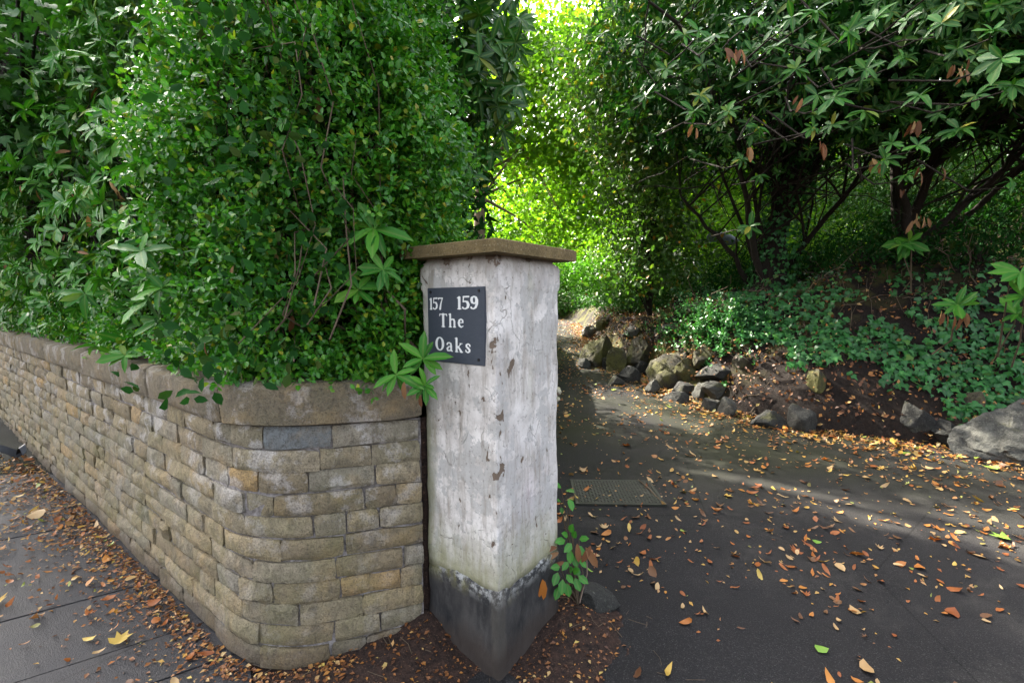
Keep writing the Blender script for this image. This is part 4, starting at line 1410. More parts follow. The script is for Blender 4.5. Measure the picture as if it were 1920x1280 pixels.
P, Nn = hedge_pt(s, z, rng.uniform(.1, .5, len(s)))
lp, lr, ls = rosettes(P, Nn + rng.normal(0, .6, P.shape) + [0, 0, .3], (6, 9), .12)
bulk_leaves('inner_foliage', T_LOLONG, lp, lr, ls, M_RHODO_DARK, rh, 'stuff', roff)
n = 15000
s = rng.uniform(-9.5, -1.0, n); z = rng.uniform(1.25, 4.4, n)
P, Nn = hedge_pt(s, z, rng.uniform(.35, 1.0, n))
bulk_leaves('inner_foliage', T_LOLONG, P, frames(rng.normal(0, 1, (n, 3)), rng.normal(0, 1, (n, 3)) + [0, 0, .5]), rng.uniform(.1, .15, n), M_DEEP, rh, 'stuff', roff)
# small leaves of privet threaded along its foot
n = 900
s = rng.uniform(-6.5, -1.3, n); z = 1.2 + rng.exponential(.16, n)
P, Nn = hedge_pt(s, z, rng.uniform(-.02, .12, n))
lp, lr, ls = shoots(P, Nn + [0, 0, .2] + rng.normal(0, .5, P.shape), rng.uniform(.06, .14, n), 8, .036)
low = empty('privet_bush', (-3.0, 3.25, 1.15), 'low fringe of small round leaves spilling over the coping under the rhododendron', 'bush')
foliage(low, np.array(low.location), T_PRIVET, lp, lr, ls, M_PRIVET, 260)
# dead leaves caught in the bush
n = 70
s = rng.uniform(-5.5, -.3, n); z = rng.uniform(1.25, 2.9, n)
P, Nn = hedge_pt(s, z, rng.uniform(-.06, .05, n))
R = frames(np.array([0, 0, -1.0]) + rng.normal(0, .35, P.shape), Nn + rng.normal(0, .5, P.shape))
me = one_leaf_mesh(T_RHODO, M_DEAD, 'dead_leaf')
for i in range(n):
    pr, of = (rh, roff) if s[i] < -1.1 + .5 * (2 - z[i]) else (hedge, hoff)
    put_leaf('dead_leaf', me, pr, P[i], R[i], float(rng.uniform(.05, .10)), of)
# sawn-off limb
c0 = at_y(322, 172, 2.22); c1 = at_y(352, 222, 2.25); c2 = at_y(372, 250, 2.40)
V, F = tubes([(np.array([c0, c0 * .5 + c1 * .5 + [.004, 0, .004], c1, c2]), np.array([.016, .019, .019, .02]))], 9)
F = [list(f) for f in F] + [list(range(8, -1, -1))]
o = link('branch', mesh_np('branch', V - roff, F, M_BARKPALE), rh); o['label'] = 'pale sawn-off branch stub'
c3 = at_y(292, 182, 2.17)
V, F = tubes([(np.array([c3, at_y(308, 192, 2.2), at_y(330, 200, 2.25)]), np.array([.010, .011, .012]))], 8)
F = [list(f) for f in F] + [list(range(7, -1, -1))]
link('branch', mesh_np('branch', V - roff, F, M_BARKPALE), rh)
# rhododendron stems in the gloom
paths = []
for k in range(46):
    s0 = rng.uniform(-6, -.9); z0 = 1.15
    m = 7
    Q, _ = hedge_pt(s0 + np.cumsum(rng.normal(0, .12, m)), z0 + np.linspace(0, rng.uniform(1, 2.6), m), np.linspace(.4, .08, m))
    paths.append((Q, np.linspace(rng.uniform(.008, .018), .003, m)))
V, F = tubes(paths, 6)
link('stem', mesh_np('stem', V - roff, F, M_BARK), rh, kind='stuff')


# ------------------------------------------------------------------ rhododendron growing up through the hedge by the pier
def ros_plant(name, label, cat, spots_, mat, base, stem_mat=M_TWIG, length=.12, nl=(7, 11), n_parts=300, group=None, look=0.7):
    """spots_: (px, py, depth, size)"""
    root = empty(name, base, label, cat, group)
    off = np.array(root.location)
    allP, allR, allS, paths = [], [], [], []
    for (px, py, Yd, sc) in spots_:
        p = at_y(px, py, Yd)
        a = unit((EYE - p)) * look + np.array([0, 0, .6]) + rng.normal(0, .22, 3)
        lp, lr, ls = rosettes([p], [a], nl, length * sc)
        allP.append(lp); allR.append(lr); allS.append(ls)
        mid = (p + np.array(base)) / 2 + rng.normal(0, .05, 3)
        q0 = p - unit(a) * .12
        paths.append((np.array([np.array(base) * .75 + p * .25 + rng.normal(0, .04, 3), mid, q0, p]), np.array([.007, .006, .004, .003]) * sc))
    P, R, sc = np.concatenate(allP), np.concatenate(allR), np.concatenate(allS)
    foliage(root, off, T_RHODOS, P, R, sc, mat, n_parts, cell=3.0)
    V, F = tubes(paths, 6)
    link('stem', mesh_np('stem', V - off, F, stem_mat), root, kind='stuff')
    return root, off


sap, soff = ros_plant('rhododendron_sapling', 'young rhododendron with long leaves poking through the hedge beside the slate sign', 'shrub',
          [(702, 432, 1.86, 1.25), (640, 520, 1.88, .9), (672, 545, 1.84, 1.1), (718, 508, 1.84, .9), (585, 480, 1.95, 1.0), (545, 410, 2.0, .9), (520, 500, 1.92, .8), (740, 280, 2.1, 1.0), (690, 380, 2.0, .7)], M_RHODO, (-0.46, 2.08, 1.15), length=.115)
for (cx, cy, Yd, ends) in ((793, 672, 1.80, ((845, 664), (830, 690), (752, 640), (757, 684), (768, 700), (793, 622), (810, 640), (818, 700))),
                           (743, 702, 1.76, ((735, 655), (700, 722), (712, 730), (790, 722), (775, 690), (725, 738), (760, 735))),
                           (797, 722, 1.74, ((822, 702), (818, 745), (800, 757), (778, 748), (765, 738), (773, 705), (790, 690), (812, 725)))):
    c = at_y(cx, cy, Yd)
    for (ex, ey) in ends:
        e = at_y(ex, ey, Yd - rng.uniform(-.02, .06))
        L = float(np.linalg.norm(e - c))
        put_leaf('leaf', one_leaf_mesh(T_RHODO, M_RHODO), sap, c, frames((e - c)[None], np.array([[rng.normal(0, .3), -.8, .7]]))[0], L * 1.05, soff)
    V, F = tubes([(np.array([soff, (soff + c) / 2 + [0, -.03, .02], c]), np.array([.005, .004, .003]))], 6)
    link('stem', mesh_np('stem', V - soff, F, M_TWIG), sap)
for (px, py, Yd, L) in ((758, 715, 1.7, .07), (788, 740, 1.69, .05), (527, 490, 1.93, .10), (540, 470, 1.93, .09), (515, 470, 1.93, .09)):
    p = at_y(px, py, Yd)
    put_leaf('dead_leaf', one_leaf_mesh(T_RHODO, M_DEAD, 'dead_leaf'), sap, p, frames(np.array([[rng.normal(0, .2), 0, -1.0]]), np.array([[-.3, -1.0, .2]]))[0], L, soff)

# big rhododendron whose dark foliage hangs over the drive behind the hedge
rb = empty('rhododendron_tree', (-0.9, 3.6, 1.2), 'dark rhododendron with drooping leaves overhanging the drive behind the hedge', 'tree')
boff = np.array(rb.location)
n = 560
px = rng.uniform(640, 985, n); py = rng.uniform(-160, 470, n)
lim = np.interp(py, [-160, 0, 120, 200, 300, 380, 470], [1000, 985, 978, 958, 915, 880, 835])
k = px < lim + rng.normal(0, 8, n)
px, py = px[k], py[k]
P = np.array([at_y(a, b, yy) for a, b, yy in zip(px, py, rng.uniform(2.75, 3.9, len(px)))])
A = np.array([.25, -.5, .35]) + rng.normal(0, .5, P.shape)
lp, lr, ls = rosettes(P, A, (7, 11), .135, up=.8)
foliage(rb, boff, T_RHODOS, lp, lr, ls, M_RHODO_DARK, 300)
n = 7000
px = rng.uniform(380, 915, n); py = rng.uniform(-250, 470, n)
P = np.array([at_y(a, b, yy) for a, b, yy in zip(px, py, rng.uniform(3.4, 5.2, n))])
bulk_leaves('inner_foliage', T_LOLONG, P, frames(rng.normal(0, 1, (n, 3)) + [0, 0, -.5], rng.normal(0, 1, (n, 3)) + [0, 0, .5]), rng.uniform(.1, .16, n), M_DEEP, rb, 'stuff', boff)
paths = []
for k in range(6):
    b0 = np.array([-0.75 + rng.normal(0, .25), 3.5 + rng.normal(0, .4), 1.2])
    tip = at_y(rng.uniform(720, 930), rng.uniform(-50, 380), rng.uniform(3.0, 3.6))
    m = 8
    t = np.linspace(0, 1, m)[:, None]
    Q = b0 + (tip - b0) * t + np.array([0, 0, .5]) * (t * (1 - t)) + np.cumsum(rng.normal(0, .03, (m, 3)), 0)
    paths.append((Q, np.linspace(rng.uniform(.025, .045), .006, m)))
    V, F = tubes([paths[-1]], 8)
    link('branch', mesh_np('branch', V - boff, F, M_BARK), rb)

# ------------------------------------------------------------------ trees
def limb_paths(base, tips, r0, bend=.25, m=8, wob=.05, gen=None):
    g = gen or rng
    out = []
    for tip in tips:
        t = np.linspace(0, 1, m)[:, None]
        L = np.linalg.norm(tip - base)
        Q = base + (tip - base) * t + np.array([0, 0, bend * L]) * (t * (1 - t)) + np.cumsum(g.normal(0, wob * L / m, (m, 3)), 0) * (t > 0)
        out.append((Q, np.linspace(r0, r0 * .25, m)))
    return out


SUNV = np.array(SUN_DIR)
GAPS = [(spot(a, b), r_) for a, b, r_ in ((1910, 1010, .42), (1640, 965, .2), (1560, 945, .16), (1440, 908, .17), (1345, 886, .14), (1270, 792, .2), (1215, 775, .14), (1180, 905, .16),
        (1075, 690, .3), (1065, 625, .5), (1110, 625, .5), (1150, 660, .55), (1240, 640, .5), (1290, 700, .35), (1330, 590, .45), (1240, 590, .5), (1380, 640, .3))]


def sun_holes(P):  # cuts crown holes along sun rays, shaping where light patches land
    k = np.ones(len(P), bool)
    for q, r_ in GAPS:
        v = P - q
        t = v @ SUNV
        k &= ~((np.linalg.norm(v - t[:, None] * SUNV, axis=1) < (r_ + .1) * rng.uniform(.55, 1.45, len(P))) & (t > 2.5))
    return k


def tree(name, label, base, trunk_h, trunk_r, blobs, nleaf, leaf, mat, tpl, cat='tree', group=None, lean=(0, 0), n_parts=0, clump=1.0, hollow=0.3, bark=M_BARK, twigs=60, jl=.5):
    """blobs: (cx, cy, cz, rx, ry, rz) offsets from the base"""
    root = empty(name, base, label, cat, group)
    off = np.array(base, float)
    top = np.array([lean[0], lean[1], trunk_h])
    m = 9
    t = np.linspace(0, 1, m)[:, None]
    Q = top * t + np.cumsum(rng.normal(0, trunk_r * .25, (m, 3)), 0) * np.array([1, 1, 0])
    rad = trunk_r * np.interp(t[:, 0], [0, .08, .5, 1], [1.5, 1.05, .85, .5])
    V, F = tubes([(Q, rad)], 10)
    V += (np.stack([V[:, 0], V[:, 1], 0 * V[:, 2]], 1) - np.interp(V[:, 2], Q[:, 2], Q[:, 0])[:, None] * [1, 0, 0]) * 0.0
    link('trunk', mesh_np('trunk', V, F, bark), root)
    bl = np.array(blobs, float)
    vol = bl[:, 3] * bl[:, 4] * bl[:, 5]
    pick = rng.choice(len(bl), twigs, p=vol / vol.sum())
    d = unit(rng.normal(0, 1, (twigs, 3)))
    tips = bl[pick, :3] + d * bl[pick, 3:] * rng.uniform(.5, 1.0, (twigs, 1))
    paths = []
    for tp in tips:
        b0 = Q[rng.integers(m // 2, m)] if trunk_r > .05 else Q[rng.integers(0, 4)]
        paths += limb_paths(b0, [tp], trunk_r * rng.uniform(.15, .35), .15)
    big = paths[:6]
    for pth in big:
        V, F = tubes([(pth[0], pth[1] * 1.5)], 7)
        link('branch', mesh_np('branch', V, F, bark), root)
    V, F = tubes(paths[6:], 5)
    link('twig', mesh_np('twig', V, F, bark), root, kind='stuff')
    # leaf clumps
    ncl = int(max(20, nleaf / 55 * clump))
    pick = rng.choice(len(bl), ncl, p=vol / vol.sum())
    d = unit(rng.normal(0, 1, (ncl, 3)))
    rr = (hollow + (1 - hollow) * rng.random(ncl)) ** .6
    C = bl[pick, :3] + d * bl[pick, 3:] * rr[:, None]
    which = rng.integers(0, ncl, nleaf)
    sp = leaf * 3.4
    P = C[which] + rng.normal(0, 1, (nleaf, 3)) * np.array([sp, sp, sp * .42]) + off
    R = frames(rng.normal(0, 1, (nleaf, 3)) + [0, 0, -.3], rng.normal(0, jl, (nleaf, 3)) + [0, -.15, 1.0])
    sc = leaf * rng.uniform(.6, 1.2, nleaf)
    kp = sun_holes(P)
    P, R, sc = P[kp], R[kp], sc[kp]
    foliage(root, off, tpl, P, R, sc, mat, n_parts, name='crown')
    return root


# sunlit trees beyond the bend
tree('sycamore_tree', 'sunlit yellow-green sycamore filling the gap above the pier cap', (-0.9, 13.0, 1.5), 5.5, .17,
     [(2.1, .6, 5.4, 2.0, 2.4, 2.2), (1.2, 2.0, 2.6, 1.8, 2.0, 1.5), (3.3, 1.5, 3.6, 1.4, 2.0, 1.6), (0.4, .2, 4.3, 1.4, 1.2, 1.6), (-.2, 2.5, 7.2, 2.0, 2.2, 1.5)], 29000, .165, M_SUNLEAF, T_BROAD, bark=M_BARKPALE, clump=.55, twigs=24)
tree('sycamore_tree', 'tall sunlit tree with pale green crown behind the brown-leaved shrub', (4.6, 17.0, 1.6), 7.0, .2,
     [(-.6, -1.0, 7.5, 2.8, 3.0, 3.2), (1.8, 0, 5.2, 2.6, 3.0, 2.6), (-1.2, 0, 3.4, 1.8, 2.0, 1.6)], 30000, .17, M_SUNLEAF, T_BROAD, clump=.6)
tree('sycamore_tree', 'sunlit tree standing behind the bank seen through the dark rhododendron stems', (10.5, 16.0, 2.6), 5.0, .2,
     [(0, 0, 4.6, 3.6, 3.0, 3.4), (-3.2, -.5, 2.4, 2.6, 2.5, 2.0), (3.6, -.5, 2.6, 3.0, 2.5, 2.2)], 45000, .14, M_SUNLEAF, T_BROAD)
tree('sycamore_tree', 'broad green tree at the far right behind the bank', (17, 13.0, 2.8), 5.0, .22,
     [(0, 0, 4.0, 4.5, 3.0, 3.6), (-3, -1, 2.0, 3.0, 2.0, 2.0)], 40000, .15, M_MAPLE, T_BROAD)
# shrubs low beyond the bend
def shrub(name, label, base, blobs, nleaf, leaf, mat, tpl, group=None, n_parts=0, cat='shrub', twigs=30, jl=.6):
    return tree(name, label, base, max(b[2] for b in blobs) * .8, .035, blobs, nleaf, leaf, mat, tpl, cat, group, n_parts=n_parts, clump=1.3, twigs=twigs, jl=jl, hollow=.15)


shrub('bright_shrub', 'bright lime-green shrub just above the flat pier cap', (0.55, 9.2, 1.35), [(0.1, 0, .75, .9, .7, .45), (.9, .4, .65, .6, .6, .4), (-.7, .3, .8, .7, .6, .5)], 9000, .06, M_GRASSY, T_LO)
_p = spot(1068, 588)
shrub('dark_shrub', 'dark leafy shrub at the bend where the drive disappears', (_p[0], _p[1] + .5, _p[2] - .1), [(0, 0, .45, 1.3, .5, .55), (-1.6, .3, .6, 1.4, .7, .7), (.9, .4, .7, 1.0, .6, .7), (-.4, .6, 1.0, 1.4, .6, .7)], 16000, .09, M_RHODO_DARK, T_LO)
shrub('far_hedge', 'sunlit hedge far beyond the bend', (-1.0, 27.0, 1.2), [(0, 0, 1.6, 5, 1.5, 2.0), (5.5, 0, 2.0, 4, 1.5, 2.4), (-6, 0, 2.0, 4, 1.5, 2.4)], 16000, .16, M_SUNLEAF, T_BROAD, cat='hedge')
shrub('laurel_shrub', 'sunlit laurel growing on the bank behind the dark stems', (5.2, 12.4, 2.0), [(0, 0, 1.0, 1.7, 1.0, 1.1), (2.4, .4, .9, 1.6, .9, 1.0)], 12000, .09, M_SUNLEAF, T_LO)
shrub('laurel_shrub', 'green laurel on the bank behind the forked dark trunk', (9.0, 11.0, 2.6), [(0, 0, .9, 1.8, 1.0, 1.2), (2.6, -.3, .8, 1.8, .9, 1.0)], 10000, .09, M_MAPLE, T_LO)
n = 60000
x = rng.uniform(-34, 46, n); zt = 11 + 4 * fbm(np.stack([x, 0 * x, 0 * x], 1), .12, 91, 3)
z = .5 + rng.random(n) * zt
y = 33 + 5 * fbm(np.stack([x, z, 0 * x], 1), .35, 92, 3) + rng.uniform(0, 2.5, n) - .25 * np.abs(x - 4) * .3
V, F, mid = leaf_arrays(T_BROAD, np.stack([x, y, z], 1), frames(rng.normal(0, 1, (n, 3)), rng.normal(0, .6, (n, 3)) + [0, -.2, 1]), rng.uniform(.4, .75, n))
tag(link('woodland', mesh_np('woodland', V, F, M_SUNLEAF, True, {'rnd': np.repeat(rng.random(n), 4)})), 'far-off belt of trees closing the view behind everything', 'woodland', kind='stuff')
for (x_, y_, w_, lab) in ((3.1, 12.3, .8, 'green bush on the bank just beyond the brown-leaved shrub'), (3.3, 15.0, 1.0, 'second bush on the bank towards the bend'), (3.6, 18.0, 1.2, 'bush on the outside of the bend')):
    shrub('bush', lab, (x_, y_, float(bank_z(np.array([x_]), np.array([y_]))[0]) - .1), [(0, 0, .7, w_, w_, .75), (.9, .2, .9, w_, w_, .9)], 9000, .08, M_MAPLE, T_LO, group='bushes along the far bank', twigs=14)
tree('shade_tree', 'unseen tall tree added behind the hedge so its high crown shades the drive', (-4.6, 11.0, 1.4), 8.6, .26,
     [(0.4, 0.0, 10.6, 3.4, 2.6, 1.5), (-2.4, .6, 10.8, 3.6, 2.8, 1.6), (2.4, -2.0, 9.9, 2.2, 2.2, 1.1), (-1.2, 3.2, 10.6, 1.9, 1.7, 1.0)], 24000, .15, M_MAPLE, T_BROAD, twigs=50, clump=.4)  # out-of-view tree added to keep the sun off the drive
# garden trees on the left, seen only through the hedge's gaps; their crowns shade the wall and the drive
tree('garden_tree', 'leafy tree rising behind the hedge, left of the gap', (-3.4, 7.2, 1.4), 4.5, .16,
     [(0, 0, 4.8, 2.4, 2.0, 2.0), (1.6, .2, 3.2, 1.3, 1.6, 1.6), (-2.2, 0, 3.6, 2.0, 2.0, 2.0)], 46000, .12, M_MAPLE, T_BROAD)
tree('garden_tree', 'tall leafy tree far behind the roadside rhododendron', (-8.5, 8.0, 1.4), 5.0, .18,
     [(0, 0, 4.6, 3.4, 2.6, 3.0), (3.2, .5, 5.6, 2.4, 2.2, 2.0)], 42000, .14, M_MAPLE, T_BROAD)
tree('maple_tree', 'maple with lobed leaves above the far end of the roadside bush', (-4.9, 4.9, 1.2), 3.0, .09,
     [(-.2, -.5, 2.0, 1.5, 1.0, 1.3), (.9, -.7, 2.4, 1.0, .8, 1.0)], 4200, .10, M_MAPLE, T_MAPLE, n_parts=200)

shrub('shade_bush', 'dense dark evergreen added to darken the right end of the bank behind the trunks', (8.6, 9.0, float(bank_z(np.array([8.6]), np.array([9.0]))[0]) - .1), [(0, 0, 1.2, 2.2, 1.0, 1.5), (2.6, -1.2, 1.2, 2.0, 1.2, 1.6), (-1.6, .8, .9, 1.3, .8, 1.0)], 22000, .11, M_RHODO_DARK, T_LOLONG)  # added bush; its dark leaves stand in for shade on the slope
for (x_, y_, lab) in ((5.3, 9.3, 'dark bush added as gloom behind the two groups of stems'), (7.0, 8.6, 'dark bush added as gloom behind the leaning stems, near the dense evergreen'), (3.9, 10.2, 'dark bush added as gloom behind the thick trunk at the top of the bank'), (7.5, 7.0, 'dark bush added as gloom beside the leaning stems, above the ivy'), (9.2, 6.0, 'dark bush added as gloom at the far right end of the bank')):
    shrub('bush', lab, (x_, y_, float(bank_z(np.array([x_]), np.array([y_]))[0]) - .1), [(0, 0, .55, 1.0, .6, .6), (.9, .2, .8, .8, .6, .7)], 5000, .10, M_DEEP, T_LOLONG, group='dark bushes added as gloom behind the trunks', twigs=26)  # near-black bushes added to stand in for deep shade
# the brown-tinged shrub on the left end of the bank
shrub('mixed_shrub', 'tall small-leaved shrub with yellowing leaves on the rocky end of the bank', (2.75, 9.4, 1.2),
      [(-.6, -.4, 2.6, 1.1, 1.0, 1.2), (.1, -.3, 1.3, .9, .8, .9), (.6, -.2, 3.6, 1.1, 1.0, 1.2), (-.9, -.2, 4.3, 1.1, .9, 1.2), (-.55, -.5, .9, .6, .5, .6), (-.2, -.4, 5.6, 1.2, 1.0, 1.0)], 24000, .105, M_HOLLY, T_PRIVET, n_parts=200, twigs=90)


# ------------------------------------------------------------------ rhododendrons on the bank
def bank_rhodo(name, label, base_xy, stems, blobs, n_ros, seed, heroes=(), n_low=0):
    g = np.random.default_rng(seed)
    bx, by = base_xy
    bz = float(bank_z(np.array([bx]), np.array([by]))[0]) - .05
    root = empty(name, (bx, by, bz), label, 'tree')
    off = np.array([bx, by, bz])
    bl = np.array(blobs, float)
    vol = bl[:, 3] * bl[:, 4] * bl[:, 5]
    paths = []
    tips_all = []
    for (r0, tx, ty, tz) in stems:
        tip = np.array([tx, ty, tz])
        st = limb_paths(np.zeros(3) + g.normal(0, .12, 3) * [1, 1, 0], [tip], r0, .10, 10, .12, g)[0]
        st = (st[0], np.linspace(r0, r0 * .4, 10))
        V, F = tubes([st], 9)
        V += vnoise(V, 9, 3)[:, None] * np.array([1, 1, 0]) * r0 * .25
        link('trunk', mesh_np('trunk', V, F, M_BARK), root)
        for k in range(9):
            b0 = st[0][g.integers(3, 10)]
            pk = g.choice(len(bl), p=vol / vol.sum())
            d = unit(g.normal(0, 1, 3))
            tp = bl[pk, :3] - off * 0 + d * bl[pk, 3:] * g.uniform(.3, .9)
            lp_ = limb_paths(b0, [tp], r0 * g.uniform(.2, .4), g.uniform(-.05, .2), 9, .14, g)[0]
            paths.append(lp_)
            for q in range(9):
                c0 = lp_[0][g.integers(3, 9)]
                tp2 = c0 + g.normal(0, .5, 3) * [1, 1, .7]
                paths.append((limb_paths(c0, [tp2], .010, .05, 6, .15, g)[0][0], np.linspace(.011, .004, 6)))
    V, F = tubes(paths, 6)
    link('branch', mesh_np('branch', V, F, M_BARK), root, kind='stuff')
    nd = 9000
    pk = g.choice(len(bl), nd, p=vol / vol.sum())
    P = bl[pk, :3] + [0, .5, .25] + unit(g.normal(0, 1, (nd, 3))) * bl[pk, 3:] * (g.random((nd, 1)) ** .33) * .95 + off
    P = P[P[:, 2] > np.interp(P[:, 1], [3, 5, 7, 9], [2.6, 2.75, 2.9, 3.1])]
    bulk_leaves('inner_foliage', T_LOLONG, P, frames(g.normal(0, 1, P.shape) + [0, 0, -.4], g.normal(0, .6, P.shape) + [0, 0, 1]), g.uniform(.13, .2, len(P)), M_DEEP, root, 'stuff', off)
    pk = g.choice(len(bl), n_ros, p=vol / vol.sum())
    d = unit(g.normal(0, 1, (n_ros, 3)) + [0, -.35, -.1])
    P = bl[pk, :3] + d * bl[pk, 3:] * (g.random((n_ros, 1)) ** .45) + off
    zmin = np.interp(P[:, 1], [3, 5, 7, 9], [2.6, 2.8, 3.0, 3.2])
    P = P[P[:, 2] > zmin]
    A = unit(P - (off + bl[:, :3].mean(0))) * .5 + np.array([0, -.35, .55]) + g.normal(0, .3, P.shape)
    lp, lr, ls = rosettes(P, A, (7, 11), .135, r=g, up=.55)
    HP_, HA = [], []
    for (px, py, Yd) in heroes:
        p = at_y(px, py, Yd); HP_.append(p); HA.append(unit(EYE - p) * .55 + np.array([0, 0, .65]) + g.normal(0, .2, 3))
    if HP_:
        l2, r2, s2 = rosettes(HP_, HA, (7, 14), .16, r=g, up=.75, spread=(-.1, .8))
        foliage(root, off, T_RHODOS, l2, r2, s2, M_RHODO_MID, 300, cell=4)
        V, F = tubes([(np.array([p + [0, .9, .25] + g.normal(0, .2, 3), p + [0, .4, .02], p - unit(a) * .05, p]), np.array([.010, .008, .005, .004])) for p, a in zip(HP_, HA)], 6)
        link('twig', mesh_np('twig', V - off, F, M_BARK), root, kind='stuff')
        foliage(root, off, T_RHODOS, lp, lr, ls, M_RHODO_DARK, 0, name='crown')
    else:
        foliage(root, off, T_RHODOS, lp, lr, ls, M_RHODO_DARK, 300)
    return root, off, g


r1, r1o, g1 = bank_rhodo('rhododendron_tree', 'large rhododendron with a thick dark ivy-clad trunk on the middle of the bank', (4.2, 7.7),
    [(.27, .15, -.2, 1.9), (.06, -1.0, -.8, 2.2), (.055, 1.0, -.6, 2.4), (.05, -1.6, .2, 1.6), (.05, .6, .9, 2.5), (.045, -.5, -.5, 2.4), (.04, -1.2, -.3, 1.9)],
    [(-.6, -1.4, 2.7, 2.2, 2.0, 1.2), (-1.6, -.6, 3.6, 1.6, 1.7, 1.4), (.8, -2.2, 2.6, 1.8, 1.7, 1.2), (.6, -1.0, 4.2, 2.4, 2.2, 1.4)], 1500, 51,
    [(1421, 240, 4.6), (1312, 180, 5.0), (1301, 210, 5.0), (1365, 210, 4.9), (1342, 67, 4.6), (1282, 67, 4.8), (1492, 131, 4.4), (1537, 90, 4.3), (1406, 34, 4.4), (1485, 34, 4.4), (1530, 22, 4.2), (1425, 330, 5.4), (1406, 425, 5.6), (1390, 300, 5.2), (1310, 60, 4.8), (1450, 90, 4.5), (1250, 130, 5.4), (1210, 180, 6.0)])
r2, r2o, g2 = bank_rhodo('rhododendron_tree', 'rhododendron with several leaning dark stems on the right of the bank', (5.6, 6.9),
    [(.075, .2, -.5, 2.0), (.06, 1.0, -.9, 1.9), (.065, -.8, -.7, 2.1), (.05, 1.9, -.9, 2.0), (.06, .1, .6, 2.4), (.05, -.4, -.2, 2.2), (.045, .7, .1, 2.2)],
    [(-.6, -2.2, 2.2, 2.0, 1.6, 1.2), (1.2, -2.0, 2.3, 1.9, 1.7, 1.3), (.4, -1.2, 3.6, 2.8, 2.0, 1.4), (2.8, -1.4, 2.4, 1.7, 1.7, 1.5)], 1700, 52,
    [(1624, 131, 4.2), (1691, 109, 4.1), (1766, 45, 4.0), (1725, 180, 4.1), (1564, 184, 4.3), (1532, 180, 4.4), (1620, 210, 4.2), (1524, 240, 4.5), (1560, 236, 4.4), (1672, 270, 4.2), (1721, 274, 4.1), (1796, 244, 4.2), (1642, 37, 4.1), (1590, 60, 4.2), (1700, 40, 4.1), (1900, 160, 3.6), (1880, 110, 3.6), (1897, 341, 4.2), (1860, 60, 3.8), (1660, 300, 4.3), (1590, 130, 4.3), (1830, 180, 4.0), (1700, 330, 4.5)])
r3, r3o, g3 = bank_rhodo('rhododendron_tree', 'rhododendron leaning in from the right end of the bank above the boulder', (8.2, 5.8),
    [(.08, -.9, -.6, 2.2), (.07, .4, -.6, 2.2), (.06, -1.8, .2, 1.8), (.05, -1.2, -.2, 2.0)],
    [(-1.0, -1.6, 2.4, 2.0, 1.6, 1.5), (.8, -1.2, 2.8, 2.2, 1.8, 1.6), (-.6, -.6, 3.8, 2.4, 2.0, 1.5)], 1300, 53)
# dead bunches hanging in the crowns
for root, off, lst in ((r1, r1o, [(1375, 95, 4.4), (1362, 92, 4.4), (1383, 92, 4.4), (1300, 235, 5), (1402, 275, 4.6), (1500, 180, 4.4)]), (r2, r2o, [(1800, 116, 4.1), (1815, 110, 4.1), (1790, 122, 4.1), (1808, 130, 4.1), (1721, 225, 4.2), (1716, 230, 4.2), (1726, 405, 5.2), (1732, 400, 5.2), (1718, 410, 5.2), (1735, 412, 5.2), (1726, 315, 4.4), (1766, 315, 4.4), (1540, 268, 4.3), (1655, 310, 4.3), (1690, 355, 4.6), (1640, 300, 4.5)])):
    for (px, py, Yd) in lst:
        for q in range(int(rng.integers(1, 4))):
            p = at_y(px + rng.normal(0, 4), py + rng.normal(0, 3), Yd)
            put_leaf('dead_leaf', one_leaf_mesh(T_RHODO, M_DEAD, 'dead_leaf'), root, p, frames(np.array([[rng.normal(0, .3), rng.normal(0, .3), -1.0]]), np.array([[rng.normal(0, .5), -1.0, .2]]))[0], float(rng.uniform(.08, .15)), off)

# small rhododendrons on the slope
for lab, sp, bs in (('small rhododendron with drooping brown leaves below, standing in the ivy', [(1795, 572, 4.7, 1.5)], (4.55, 5.05)),
                    ('low rhododendron sprays at the right edge above the ivy', [(1912, 512, 4.3, 1.3), (1905, 590, 4.5, 1.4), (1918, 555, 4.3, 1.2)], (5.1, 4.9)),
                    ('small rhododendron sprig in the dark under the leaning stems', [(1705, 452, 5.6, 1.4), (1690, 460, 5.6, 1.2)], (5.0, 6.0))):
    bz = float(bank_z(np.array([bs[0]]), np.array([bs[1]]))[0])
    rt, of = ros_plant('rhododendron_sapling', lab, 'shrub', sp, M_RHODO, (bs[0], bs[1], bz), length=.15)
    if '1795' in str(sp):
        for (px, py) in ((1765, 595), (1770, 600), (1776, 604), (1803, 598), (1808, 602), (1800, 608), (1812, 600), (1790, 606)):
            put_leaf('dead_leaf', one_leaf_mesh(T_RHODO, M_DEAD, 'dead_leaf'), rt, at_y(px, py - 14, 4.65), frames(np.array([[rng.normal(0, .25), 0, -1.0]]), np.array([[rng.normal(0, .5), -1.0, .2]]))[0], float(rng.uniform(.11, .16)), of)

